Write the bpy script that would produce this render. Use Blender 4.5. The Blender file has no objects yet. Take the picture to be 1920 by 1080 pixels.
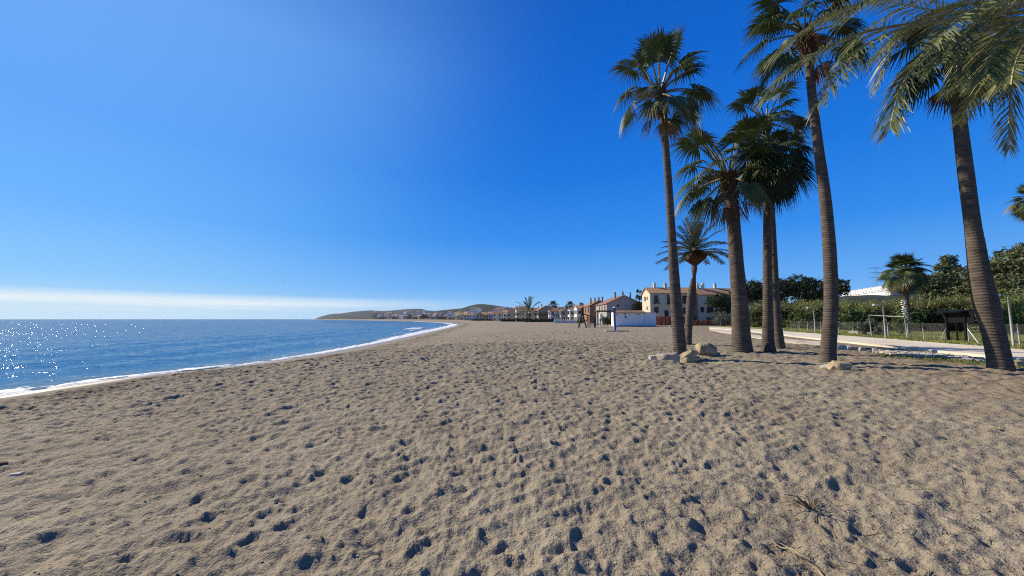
import bpy, bmesh, math, random
import numpy as np
from mathutils import Vector, Matrix

random.seed(7)
rng = np.random.default_rng(11)
S = bpy.context.scene
COL = S.collection
R = math.radians

# ------------------------------------------------------------------ camera, sky, sun, exposure
F = 720.0                                  # focal length in pixels of a 1920-wide picture
PITCH = math.atan(58.0 / F)
CAM_Z = 1.6
cam_d = bpy.data.cameras.new('camera')
cam_d.sensor_width = 36.0
cam_d.lens = 36.0 * F / 1920.0
cam_d.clip_start = 0.05
cam_d.clip_end = 90000.0
cam = bpy.data.objects.new('camera', cam_d)
cam.location = (0, 0, CAM_Z)
cam.rotation_euler = (math.pi / 2 + PITCH, 0, 0)
COL.objects.link(cam)
S.camera = cam

SUN_EL = R(33.0)
SUN_AZ = R(-59.0)                          # from +Y towards +X
sun_dir = Vector((math.sin(SUN_AZ) * math.cos(SUN_EL), math.cos(SUN_AZ) * math.cos(SUN_EL), math.sin(SUN_EL)))

world = bpy.data.worlds.new('World')
S.world = world
world.use_nodes = True
wn, wl = world.node_tree.nodes, world.node_tree.links
wn.clear()
w_out = wn.new('ShaderNodeOutputWorld')
w_bg = wn.new('ShaderNodeBackground')
SKY_STRENGTH = 0.1
EXPOSURE = 0.38
w_bg.inputs['Strength'].default_value = SKY_STRENGTH
sky = wn.new('ShaderNodeTexSky')
sky.sky_type = 'NISHITA'
sky.sun_disc = False
sky.sun_elevation = SUN_EL
sky.sun_rotation = SUN_AZ
sky.altitude = 0.0
sky.air_density = 1.0
sky.dust_density = 0.25
sky.ozone_density = 3.0
w_hsv = wn.new('ShaderNodeHueSaturation')
w_hsv.inputs['Hue'].default_value = 0.505
w_hsv.inputs['Saturation'].default_value = 1.1
w_hsv.inputs['Value'].default_value = 1.0
wl.new(sky.outputs['Color'], w_hsv.inputs['Color'])
# a low bank of thin cloud over the sea horizon
w_tc = wn.new('ShaderNodeTexCoord')
w_sep = wn.new('ShaderNodeSeparateXYZ')
wl.new(w_tc.outputs['Generated'], w_sep.inputs[0])
w_map = wn.new('ShaderNodeMapping')
w_map.inputs['Scale'].default_value = (1.6, 1.6, 60.0)
wl.new(w_tc.outputs['Generated'], w_map.inputs['Vector'])
w_noi = wn.new('ShaderNodeTexNoise')
w_noi.inputs['Scale'].default_value = 1.3
w_noi.inputs['Detail'].default_value = 5.0
wl.new(w_map.outputs[0], w_noi.inputs['Vector'])


def wmath(op, a, b=None, c=None):
    n = wn.new('ShaderNodeMath')
    n.operation = op
    for i, v in enumerate((a, b, c)):
        if v is None:
            continue
        if isinstance(v, (int, float)):
            n.inputs[i].default_value = v
        else:
            wl.new(v, n.inputs[i])
    return n.outputs[0]


def wstep(v, lo, hi):
    n = wn.new('ShaderNodeMapRange')
    n.interpolation_type = 'SMOOTHSTEP'
    n.inputs['From Min'].default_value = lo
    n.inputs['From Max'].default_value = hi
    wl.new(v, n.inputs['Value'])
    return n.outputs[0]


elev = wmath('ADD', w_sep.outputs['Z'], wmath('MULTIPLY', wmath('SUBTRACT', w_noi.outputs['Fac'], 0.5), 0.018))
# the bank sits a little above the horizon and thins out towards the land
top = wmath('SUBTRACT', 1.0, wstep(elev, 0.036, 0.056))
low = wstep(elev, 0.004, 0.034)
side = wmath('SUBTRACT', 1.0, wstep(w_sep.outputs['X'], -0.62, 0.02))
bank = wmath('MULTIPLY', wmath('MULTIPLY', top, wmath('ADD', 0.15, wmath('MULTIPLY', low, 0.85))), side)
streak = wstep(w_noi.outputs['Fac'], 0.30, 0.62)
bank = wmath('MULTIPLY', bank, wmath('ADD', 0.58, wmath('MULTIPLY', streak, 0.38)))
SKY_K = 1.0 / SKY_STRENGTH / 2 ** EXPOSURE


def wramp(v, stops):
    n = wn.new('ShaderNodeValToRGB')
    e = n.color_ramp.elements
    while len(e) < len(stops):
        e.new(0.5)
    for i, (p, c) in enumerate(stops):
        lin = tuple(((x / 255) / 12.92 if x / 255 < 0.04045 else ((x / 255 + 0.055) / 1.055) ** 2.4) for x in c)
        e[i].position = p
        e[i].color = (*lin, 1)
    wl.new(v, n.inputs['Fac'])
    return n.outputs['Color']


def wmix(f, a, b, mode='MIX'):
    n = wn.new('ShaderNodeMixRGB')
    n.blend_type = mode
    for s_, v in ((n.inputs['Fac'], f), (n.inputs['Color1'], a), (n.inputs['Color2'], b)):
        if isinstance(v, (int, float)):
            s_.default_value = v
        elif isinstance(v, tuple):
            s_.default_value = (*v, 1)
        else:
            wl.new(v, s_)
    return n.outputs['Color']


zz = wmath('MAXIMUM', w_sep.outputs['Z'], 0.0)
away = wramp(zz, [(0.0, (150, 205, 248)), (0.08, (98, 172, 246)), (0.2, (44, 140, 238)), (0.35, (14, 118, 224)), (0.55, (0, 100, 208)), (0.66, (0, 92, 196)), (0.82, (4, 56, 128)), (1.0, (8, 40, 92))])
near = wramp(zz, [(0.0, (196, 228, 244)), (0.08, (140, 205, 255)), (0.2, (104, 182, 255)), (0.35, (90, 166, 250)), (0.55, (102, 166, 243)), (0.75, (64, 122, 204)), (1.0, (8, 40, 92))])
w_dot = wn.new('ShaderNodeVectorMath')
w_dot.operation = 'DOT_PRODUCT'
w_dot.inputs[1].default_value = tuple(sun_dir)
wl.new(w_tc.outputs['Generated'], w_dot.inputs[0])
w_col = wmix(wmath('POWER', wstep(w_dot.outputs['Value'], 0.35, 1.01), 3.1), away, near)
w_col = wmix(1.0, w_col, (SKY_K, SKY_K, SKY_K), 'MULTIPLY')
w_col = wmix(0.05, w_col, w_hsv.outputs['Color'])
w_col = wmix(bank, w_col, (0.80 * SKY_K, 0.90 * SKY_K, 0.95 * SKY_K))
wl.new(w_col, w_bg.inputs['Color'])
wl.new(w_bg.outputs[0], w_out.inputs['Surface'])

sun_l = bpy.data.lights.new('sun', 'SUN')
sun_l.energy = 5.0
sun_l.angle = R(0.53)
sun_l.color = (1.0, 0.88, 0.70)
sun_o = bpy.data.objects.new('sun', sun_l)
sun_o.rotation_euler = (-sun_dir).to_track_quat('-Z', 'Y').to_euler()
sun_o.location = sun_dir * 200
COL.objects.link(sun_o)

S.view_settings.view_transform = 'Standard'
S.view_settings.look = 'None'
S.view_settings.gamma = 1.0
S.view_settings.use_curve_mapping = False
S.view_settings.exposure = EXPOSURE
S.render.engine = 'CYCLES'
S.cycles.max_bounces = 6
S.cycles.use_denoising = False
S.cycles.use_adaptive_sampling = False
S.cycles.filter_width = 1.15
S.cycles.sample_clamp_indirect = 2.0
S.cycles.caustics_reflective = False
S.cycles.caustics_refractive = False
S.cycles.transparent_max_bounces = 8

# ------------------------------------------------------------------ helpers: where a photographed point stands
CP, SP = math.cos(PITCH), math.sin(PITCH)


def ray(px, py):
    a, b = (px - 960) / F, (540 - py) / F
    return Vector((a, CP - b * SP, SP + b * CP))


def at(px, py, Y):
    d = ray(px, py)
    return Vector((0, 0, CAM_Z)) + d * (Y / d.y)


def gp(px, py, z=0.0):
    d = ray(px, py)
    return Vector((0, 0, CAM_Z)) + d * ((z - CAM_Z) / d.z)


# ------------------------------------------------------------------ helpers: materials
MATS = {}


def mat(name, c, rough=0.8, spec=0.3, vary=0.25, scale=4.0, bump=0.0, bscale=None, c2=None, trans=0.0, detail=4.0, stretch=None, metal=0.0):
    if name in MATS:
        return MATS[name]
    m = bpy.data.materials.new(name)
    m.use_nodes = True
    nt = m.node_tree
    b = nt.nodes['Principled BSDF']
    b.inputs['Roughness'].default_value = rough
    b.inputs['Specular IOR Level'].default_value = spec
    b.inputs['Metallic'].default_value = metal
    tc = nt.nodes.new('ShaderNodeTexCoord')
    mp = nt.nodes.new('ShaderNodeMapping')
    if stretch:
        mp.inputs['Scale'].default_value = stretch
    nt.links.new(tc.outputs['Object'], mp.inputs['Vector'])
    n = nt.nodes.new('ShaderNodeTexNoise')
    n.inputs['Scale'].default_value = scale
    n.inputs['Detail'].default_value = detail
    nt.links.new(mp.outputs[0], n.inputs['Vector'])
    r = nt.nodes.new('ShaderNodeValToRGB')
    a2 = c2 if c2 else tuple(x * (1 + vary) for x in c)
    a1 = c if c2 else tuple(x * (1 - vary) for x in c)
    r.color_ramp.elements[0].position = 0.32
    r.color_ramp.elements[1].position = 0.68
    r.color_ramp.elements[0].color = (*a1, 1)
    r.color_ramp.elements[1].color = (*a2, 1)
    nt.links.new(n.outputs['Fac'], r.inputs['Fac'])
    # every object gets a slightly different tone
    oi = nt.nodes.new('ShaderNodeObjectInfo')
    hs = nt.nodes.new('ShaderNodeHueSaturation')
    mr = nt.nodes.new('ShaderNodeMapRange')
    mr.inputs['To Min'].default_value = 0.85
    mr.inputs['To Max'].default_value = 1.15
    nt.links.new(oi.outputs['Random'], mr.inputs['Value'])
    nt.links.new(mr.outputs[0], hs.inputs['Value'])
    nt.links.new(r.outputs['Color'], hs.inputs['Color'])
    nt.links.new(hs.outputs['Color'], b.inputs['Base Color'])
    if bump:
        n2 = nt.nodes.new('ShaderNodeTexNoise')
        n2.inputs['Scale'].default_value = bscale or scale * 3
        n2.inputs['Detail'].default_value = 5
        nt.links.new(mp.outputs[0], n2.inputs['Vector'])
        bp = nt.nodes.new('ShaderNodeBump')
        bp.inputs['Strength'].default_value = bump
        bp.inputs['Distance'].default_value = 0.05
        nt.links.new(n2.outputs['Fac'], bp.inputs['Height'])
        nt.links.new(bp.outputs[0], b.inputs['Normal'])
    if trans:
        out = nt.nodes['Material Output']
        tr = nt.nodes.new('ShaderNodeBsdfTranslucent')
        nt.links.new(hs.outputs['Color'], tr.inputs['Color'])
        ms = nt.nodes.new('ShaderNodeMixShader')
        ms.inputs[0].default_value = trans
        nt.links.new(b.outputs[0], ms.inputs[1])
        nt.links.new(tr.outputs[0], ms.inputs[2])
        nt.links.new(ms.outputs[0], out.inputs['Surface'])
    MATS[name] = m
    return m


# ------------------------------------------------------------------ helpers: geometry
class MB:
    """collects shapes and links them as ONE mesh"""

    def __init__(self):
        self.v, self.f, self.mi = [], [], []

    def face(self, pts, mi=0):
        n = len(self.v)
        self.v.extend(tuple(p) for p in pts)
        self.f.append(tuple(range(n, n + len(pts))))
        self.mi.append(mi)

    def box(self, c, s, rz=0.0, mi=0, tilt=None):
        cx, cy, cz = c
        hx, hy, hz = s[0] / 2, s[1] / 2, s[2] / 2
        m = Matrix.Rotation(rz, 3, 'Z')
        if tilt is not None:
            m = m @ tilt
        n = len(self.v)
        for x, y, z in ((-hx, -hy, -hz), (hx, -hy, -hz), (hx, hy, -hz), (-hx, hy, -hz), (-hx, -hy, hz), (hx, -hy, hz), (hx, hy, hz), (-hx, hy, hz)):
            p = m @ Vector((x, y, z))
            self.v.append((cx + p.x, cy + p.y, cz + p.z))
        for q in ((0, 3, 2, 1), (4, 5, 6, 7), (0, 1, 5, 4), (1, 2, 6, 5), (2, 3, 7, 6), (3, 0, 4, 7)):
            self.f.append(tuple(n + i for i in q))
            self.mi.append(mi)

    def tube(self, pts, rads, sides=8, mi=0, cap=True):
        pts = [Vector(p) for p in pts]
        if isinstance(rads, (int, float)):
            rads = [rads] * len(pts)
        n0 = len(self.v)
        for i, p in enumerate(pts):
            t = (pts[min(i + 1, len(pts) - 1)] - pts[max(i - 1, 0)]).normalized()
            a = Vector((0, 0, 1)) if abs(t.z) < 0.9 else Vector((1, 0, 0))
            u = t.cross(a).normalized()
            w = t.cross(u)
            for k in range(sides):
                an = 2 * math.pi * k / sides
                q = p + (u * math.cos(an) + w * math.sin(an)) * rads[i]
                self.v.append(tuple(q))
        for i in range(len(pts) - 1):
            for k in range(sides):
                a, b = n0 + i * sides + k, n0 + i * sides + (k + 1) % sides
                self.f.append((a, b, b + sides, a + sides))
                self.mi.append(mi)
        if cap:
            self.f.append(tuple(n0 + k for k in range(sides)))
            self.f.append(tuple(n0 + (len(pts) - 1) * sides + k for k in reversed(range(sides))))
            self.mi += [mi, mi]

    def mesh(self, name, mats, smooth=False):
        me = bpy.data.meshes.new(name)
        me.from_pydata(self.v, [], self.f)
        for m in (mats if isinstance(mats, (list, tuple)) else [mats]):
            me.materials.append(m)
        if any(self.mi):
            me.polygons.foreach_set('material_index', self.mi)
        if smooth:
            me.polygons.foreach_set('use_smooth', [True] * len(me.polygons))
        me.update()
        return me

    def build(self, name, mats, parent=None, smooth=False):
        return link(name, self.mesh(name, mats, smooth), parent)


def link(name, me, parent=None, mtx=None):
    o = bpy.data.objects.new(name, me)
    COL.objects.link(o)
    if parent is not None:
        o.parent = parent
    if mtx is not None:
        o.matrix_local = mtx
    return o


def tag(o, label=None, cat=None, group=None, kind=None):
    if label:
        o['label'] = label
    if cat:
        o['category'] = cat
    if group:
        o['group'] = group
    if kind:
        o['kind'] = kind
    return o


def thing(name, label, cat, loc=(0, 0, 0), rz=0.0, group=None):
    o = bpy.data.objects.new(name, None)
    o.empty_display_size = 0.3
    COL.objects.link(o)
    o.location = loc
    o.rotation_euler = (0, 0, rz)
    return tag(o, label, cat, group)


def children(o):
    return [c for c in COL.objects if c.parent == o]


def copy_tree(o, loc, rz=0.0, sc=1.0, label=None, parts=None):
    c = o.copy()
    COL.objects.link(c)
    c.location = loc
    c.rotation_euler = (0, 0, rz)
    c.scale = (sc, sc, sc)
    if label:
        c['label'] = label
    for ch in (parts if parts is not None else children(o)):
        d = ch.copy()
        COL.objects.link(d)
        d.parent = c
    return c


def np_mesh(name, V, Q, mats, smooth=True, attrs=None):
    """a big quad mesh straight from arrays"""
    me = bpy.data.meshes.new(name)
    me.vertices.add(len(V))
    me.vertices.foreach_set('co', np.asarray(V, np.float32).ravel())
    me.loops.add(len(Q) * 4)
    me.loops.foreach_set('vertex_index', np.asarray(Q, np.int32).ravel())
    me.polygons.add(len(Q))
    me.polygons.foreach_set('loop_start', np.arange(0, len(Q) * 4, 4, dtype=np.int32))
    me.polygons.foreach_set('loop_total', np.full(len(Q), 4, np.int32))
    me.update(calc_edges=True)
    if smooth:
        me.polygons.foreach_set('use_smooth', np.ones(len(Q), bool))
    for m in (mats if isinstance(mats, (list, tuple)) else [mats]):
        me.materials.append(m)
    for k, a in (attrs or {}).items():
        at_ = me.attributes.new(k, 'FLOAT', 'POINT')
        at_.data.foreach_set('value', np.asarray(a, np.float32))
    return me


def vnoise(x, y, seed=0):
    """smooth value noise on arrays, 0..1"""
    xi, yi = np.floor(x).astype(np.int64), np.floor(y).astype(np.int64)
    fx, fy = x - xi, y - yi
    fx, fy = fx * fx * (3 - 2 * fx), fy * fy * (3 - 2 * fy)

    def h(a, b):
        n = (a * 374761393 + b * 668265263 + seed * 974634777) & 0xFFFFFFFF
        n = ((n ^ (n >> 13)) * 1274126177) & 0xFFFFFFFF
        return ((n ^ (n >> 16)) & 0xFFFF) / 65535.0
    return (h(xi, yi) * (1 - fx) + h(xi + 1, yi) * fx) * (1 - fy) + (h(xi, yi + 1) * (1 - fx) + h(xi + 1, yi + 1) * fx) * fy


def fbm(x, y, seed=0, octv=4):
    s, a, t = 0, 0.5, 0
    for i in range(octv):
        s = s + a * vnoise(x * 2 ** i + 17.3 * i, y * 2 ** i + 5.1 * i, seed + i)
        t += a
        a *= 0.5
    return s / t


def sstep(v, a, b):
    t = np.clip((v - a) / (b - a), 0, 1)
    return t * t * (3 - 2 * t)


# ------------------------------------------------------------------ the shore
SEA_Z = -1.2
_sh = [gp(px, py, SEA_Z) for px, py in ((0, 742), (200, 712.5), (440, 687), (600, 664), (700, 645), (760, 632), (820, 619), (850, 612), (857, 608.5), (835, 605.5), (780, 602.6), (700, 600.9), (600, 599.3))]
SH_Y = np.array([-400, 0.0] + [p.y for p in _sh] + [2500, 4200, 6000])
SH_X = np.array([-60, -19.4] + [p.x for p in _sh] + [-1330, -2080, -1500])


def shore_x(y):
    return np.interp(y, SH_Y, SH_X)


def shore_d(x, y):
    """distance inland from the water's edge, roughly perpendicular"""
    y = np.asarray(y, float)
    dx = np.asarray(x, float) - shore_x(y)
    e = np.maximum(1.0, np.abs(y) * 0.02)
    sl = (shore_x(y + e) - shore_x(y - e)) / (2 * e)
    return dx / np.sqrt(1 + sl * sl)


# edges of the pale path, as ground points seen in the photograph
PATH_IN = [gp(*p) for p in ((2300, 716), (1920, 677), (1850, 671), (1760, 661.5), (1680, 653), (1620, 647), (1540, 638), (1480, 631), (1420, 624), (1370, 619.5), (1330, 616.5))]
PATH_OUT = [gp(*p) for p in ((2300, 686), (1920, 660), (1850, 653), (1760, 646), (1680, 639), (1620, 634.3), (1540, 628), (1480, 623), (1420, 618.3), (1370, 615.3), (1330, 613.4))]


def path_side(x, y):
    """>0 beyond the sandward edge of the path (inland)"""
    py = np.array([p.y for p in PATH_IN])
    px = np.array([p.x for p in PATH_IN])
    o = np.argsort(py)
    return np.asarray(x) - np.interp(y, py[o], px[o])


SEA_R = 7000.0                             # the horizon as seen from the beach
HAZE = 3.4e-5

# ------------------------------------------------------------------ sand relief
RX0, RX1, RY0, RY1, RES = -26.0, 40.0, -5.0, 58.0, 0.025
NX, NY = int((RX1 - RX0) / RES), int((RY1 - RY0) / RES)


def bowls(x, y, cell, rmin, rmax, dmin, dmax, seed, stretch=1.45, ang=0.62):
    """overlapping scooped footprints: the lower envelope of many shallow bowls, with ridges left between them"""
    ca, sa = math.cos(ang), math.sin(ang)
    u, v = (x * ca + y * sa) / cell / stretch, (-x * sa + y * ca) / cell
    ui, vi = np.floor(u).astype(np.int64), np.floor(v).astype(np.int64)
    out = np.zeros_like(u, np.float32)

    def hh(a, b, k):
        n = (a * 374761393 + b * 668265263 + (seed + k) * 974634777) & 0xFFFFFFFF
        n = ((n ^ (n >> 13)) * 1274126177) & 0xFFFFFFFF
        return (((n ^ (n >> 16)) & 0xFFFF) / 65535.0).astype(np.float32)
    for du in (-1, 0, 1):
        for dv in (-1, 0, 1):
            a, b = ui + du, vi + dv
            px, py = a + hh(a, b, 1), b + hh(a, b, 2)
            r = rmin + (rmax - rmin) * hh(a, b, 3)
            D = dmin + (dmax - dmin) * hh(a, b, 4) ** 0.95
            th = (hh(a, b, 5) - 0.5) * 1.6
            du_, dv_ = (u - px) * 1.15, v - py
            p = du_ * np.cos(th) + dv_ * np.sin(th)
            q = -du_ * np.sin(th) + dv_ * np.cos(th)
            e = 0.75 + 0.55 * hh(a, b, 6)
            d2 = (p * e) ** 2 + (q / e) ** 2
            # one wall of each print is steeper than the other
            k = 1 + 0.40 * np.clip(q / r, -1, 1) * np.where(hh(a, b, 7) > 0.35, 1, -1)
            out = np.minimum(out, D * k * (np.minimum(d2 / (r * r), 1.3) ** 1.7 - 1))
    return out


def make_relief():
    gx = RX0 + (np.arange(NX) + 0.5) * RES
    gy = RY0 + (np.arange(NY) + 0.5) * RES
    H = np.zeros((NY, NX), np.float32)
    # coarse lattices are evaluated on every 4th cell and stretched
    cx, cy = np.meshgrid(gx[::3], gy[::3])
    # hummocks drawn out along the direction of the wind and the walkers
    u = cx * 0.86 + cy * 0.5
    v = -cx * 0.5 + cy * 0.86
    c = 0.08 * (fbm(u * 1.7, v * 3.0, 3, 3) - 0.5)
    rid = 1 - np.abs(2 * fbm(u * 2.1, v * 4.4, 9, 3) - 1)
    c += 0.06 * (rid - 0.8)
    rid2 = 1 - np.abs(2 * fbm(cx * 4.2, cy * 4.6, 29, 2) - 1)
    c += 0.02 * (rid2 - 0.8)
    c += 0.09 * (fbm(cx * 0.22, cy * 0.22, 21, 3) - 0.5)
    big = np.repeat(np.repeat(c.astype(np.float32), 3, 0), 3, 1)[:NY, :NX]
    gx2, gy2 = np.meshgrid(gx[::2], gy[::2])
    fine = 0.042 * (1 - np.abs(2 * fbm(gx2 * 7.5 + 0.5 * gy2, gy2 * 9.0, 33, 2) - 1) - 0.7)
    fine = np.repeat(np.repeat(fine.astype(np.float32), 2, 0), 2, 1)[:NY, :NX]
    wob = 0.05 * (fbm(gx2 * 5, gy2 * 5, 91, 2) - 0.5)
    def all_bowls(X, Y, w):
        return bowls(X + w, Y - w, 0.165, 0.42, 0.72, 0.010, 0.050, 5, 1.55) + bowls(X - w, Y + w, 0.092, 0.4, 0.72, 0.003, 0.024, 17, 1.3, 0.9) + bowls(X + w, Y + w, 0.34, 0.5, 0.8, 0.004, 0.030, 31, 1.5, 0.7)
    bw = all_bowls(gx2, gy2, wob)
    bw = np.repeat(np.repeat(bw.astype(np.float32), 2, 0), 2, 1)[:NY, :NX]
    bw[1:-1, 1:-1] = (bw[1:-1, 1:-1] * 2 + bw[:-2, 1:-1] + bw[2:, 1:-1] + bw[1:-1, :-2] + bw[1:-1, 2:]) / 6
    # full detail near the camera
    i0, i1 = int((-13 - RX0) / RES), int((13 - RX0) / RES)
    j0, j1 = int((0 - RY0) / RES), int((12 - RY0) / RES)
    nx_, ny_ = np.meshgrid(gx[i0:i1], gy[j0:j1])
    bw[j0:j1, i0:i1] = bowls(nx_, ny_, 0.058, 0.4, 0.8, 0.002, 0.017, 23, 1.2, 0.3) + all_bowls(nx_, ny_, 0.05 * (fbm(nx_ * 5, ny_ * 5, 91, 2) - 0.5))
    bw = -0.075 * np.tanh(-bw * 1.1 / 0.075)      # trodden sand slumps: no print stays deep
    # soften the steps
    for _ in range(2):
        big[1:-1, 1:-1] = (big[1:-1, 1:-1] * 2 + big[:-2, 1:-1] + big[2:, 1:-1] + big[1:-1, :-2] + big[1:-1, 2:]) / 6
    H[:big.shape[0], :big.shape[1]] += big
    H[:fine.shape[0], :fine.shape[1]] += fine * 0.9
    H += bw[:NY, :NX]
    # footprints and scuffs
    n = 500
    K = 12
    ax = (np.arange(-K, K + 1)) * RES
    AX, AY = np.meshgrid(ax, ax)
    fx = rng.uniform(RX0 + 1, RX1 - 1, n)
    fy = RY0 + 1 + (RY1 - RY0 - 2) * rng.uniform(0, 1, n) ** 1.25
    for i in range(n):
        x, y = fx[i], fy[i]
        big_one = rng.random() < 0.1
        if big_one:
            a, b, D = rng.uniform(0.09, 0.14), rng.uniform(0.04, 0.062), rng.uniform(0.025, 0.05)
        else:
            a, b, D = rng.uniform(0.04, 0.08), rng.uniform(0.03, 0.05), rng.uniform(0.018, 0.042)
        th = rng.normal(0.75, 0.6) if rng.random() < 0.6 else rng.uniform(0, 3.14)
        cu, su = math.cos(th), math.sin(th)
        p, q = (AX * cu + AY * su) / a, (-AX * su + AY * cu) / b
        r = np.sqrt(p * p + q * q)
        ph = np.arctan2(q, p)
        r = r * (1 + 0.16 * np.sin(2 * ph + rng.uniform(0, 6)) + 0.1 * np.sin(3 * ph + rng.uniform(0, 6)))
        D = D * (0.45 + 0.8 * rng.random())
        kd = rng.normal(2.6, 0.7) if rng.random() < 0.5 else rng.uniform(0, 6.28)
        lean_ = (AX * math.cos(kd) + AY * math.sin(kd)) / (0.5 * (a + b))
        pit = -D * (1 - sstep(r, 0.40, 1.05)) * (0.30 + 1.0 * sstep(lean_, -1.0, 0.9))
        rim = 0.42 * D * np.exp(-((r - 1.28) / 0.24) ** 2) * (1 + 0.6 * np.cos(ph - rng.uniform(0, 6)))
        j, k = int((x - RX0) / RES), int((y - RY0) / RES)
        H[k - K:k + K + 1, j - K:j + K + 1] += (pit + rim).astype(np.float32)
    # a few marks that stand out: a dragged slot, a deep print, a pair of wheel ruts
    def mark(p, ln, wd, D, ang):
        k, j = int((p.y - RY0) / RES), int((p.x - RX0) / RES)
        m = int(ln / RES) + 6
        bx, by = np.meshgrid(np.arange(-m, m + 1) * RES, np.arange(-m, m + 1) * RES)
        q1, q2 = bx * math.cos(ang) + by * math.sin(ang), -bx * math.sin(ang) + by * math.cos(ang)
        r = np.sqrt((q1 / (ln / 2)) ** 2 + (q2 / (wd / 2)) ** 2)
        H[k - m:k + m + 1, j - m:j + m + 1] += (-D * (1 - sstep(r, 0.5, 1.0)) + 0.3 * D * np.exp(-((r - 1.25) / 0.2) ** 2)).astype(np.float32)
    mark(gp(418, 932), 0.40, 0.10, 0.04, 0.75)
    mark(gp(866, 864), 0.34, 0.15, 0.04, 0.9)
    mark(gp(216, 1013), 0.30, 0.15, 0.04, 0.6)
    mark(gp(1060, 1008), 0.30, 0.16, 0.04, 0.3)
    mark(gp(1294, 1022), 0.20, 0.12, 0.04, 2.2)
    for off in (0.0, 18.0):
        for t in np.linspace(0, 1, 26):
            mark(gp(262 - 62 * t + off * (0.8 + 0.5 * t), 892 + 110 * t), 0.16, 0.09, 0.010, 1.2)
    return H


RELIEF = make_relief()


def relief(x, y):
    u = np.clip((x - RX0) / RES - 0.5, 0, NX - 1.001)
    v = np.clip((y - RY0) / RES - 0.5, 0, NY - 1.001)
    i, j = u.astype(int), v.astype(int)
    i, j = np.minimum(i, NX - 2), np.minimum(j, NY - 2)
    fu, fv = u - i, v - j
    h = (RELIEF[j, i] * (1 - fu) + RELIEF[j, i + 1] * fu) * (1 - fv) + (RELIEF[j + 1, i] * (1 - fu) + RELIEF[j + 1, i + 1] * fu) * fv
    ex = np.minimum(np.minimum(x - RX0, RX1 - x), np.minimum(y - RY0, RY1 - y))
    return h * sstep(ex, 0, 4)


def pit_palm(x, y):
    """the sand scraped away round the tallest palm's rocks"""
    r = np.sqrt(((x - 6.45) / 1.75) ** 2 + ((y - 15.35) / 1.15) ** 2)
    th = np.arctan2(y - 15.35, x - 6.45)
    lip = 0.16 * np.exp(-((r - 1.0) / 0.13) ** 2) * sstep(-np.cos(th) + 0.25, 0, 0.9) * sstep(-np.sin(th) + 0.25, 0, 0.6)
    return lip - 0.07 * (1 - sstep(r, 0.8, 1.0))


def ground_z(x, y, fine=True):
    x, y = np.asarray(x, float), np.asarray(y, float)
    d = shore_d(x, y)
    base = SEA_Z + 1.2 * np.tanh(np.clip(d, 0, None) / 11.0)
    base = np.where(d < 0, SEA_Z + np.maximum(d * 0.12, -2.5), base)
    base = base + 0.0
    if fine:
        inland = sstep(path_side(x, y), -1.4, -0.3)
        m = sstep(d, 1.8, 4.2) * (1 - inland)
        m = m * (1 - 0.35 * sstep(x - 0.12 * y, 2.0, 9.0))
        m = m * (0.95 + 0.75 * sstep(np.hypot(x, y), 7, 22))
        base = base + relief(x, y) * m + pit_palm(x, y)
    return base


def gz(x, y):
    return float(ground_z(np.array([x]), np.array([y]))[0])


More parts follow.
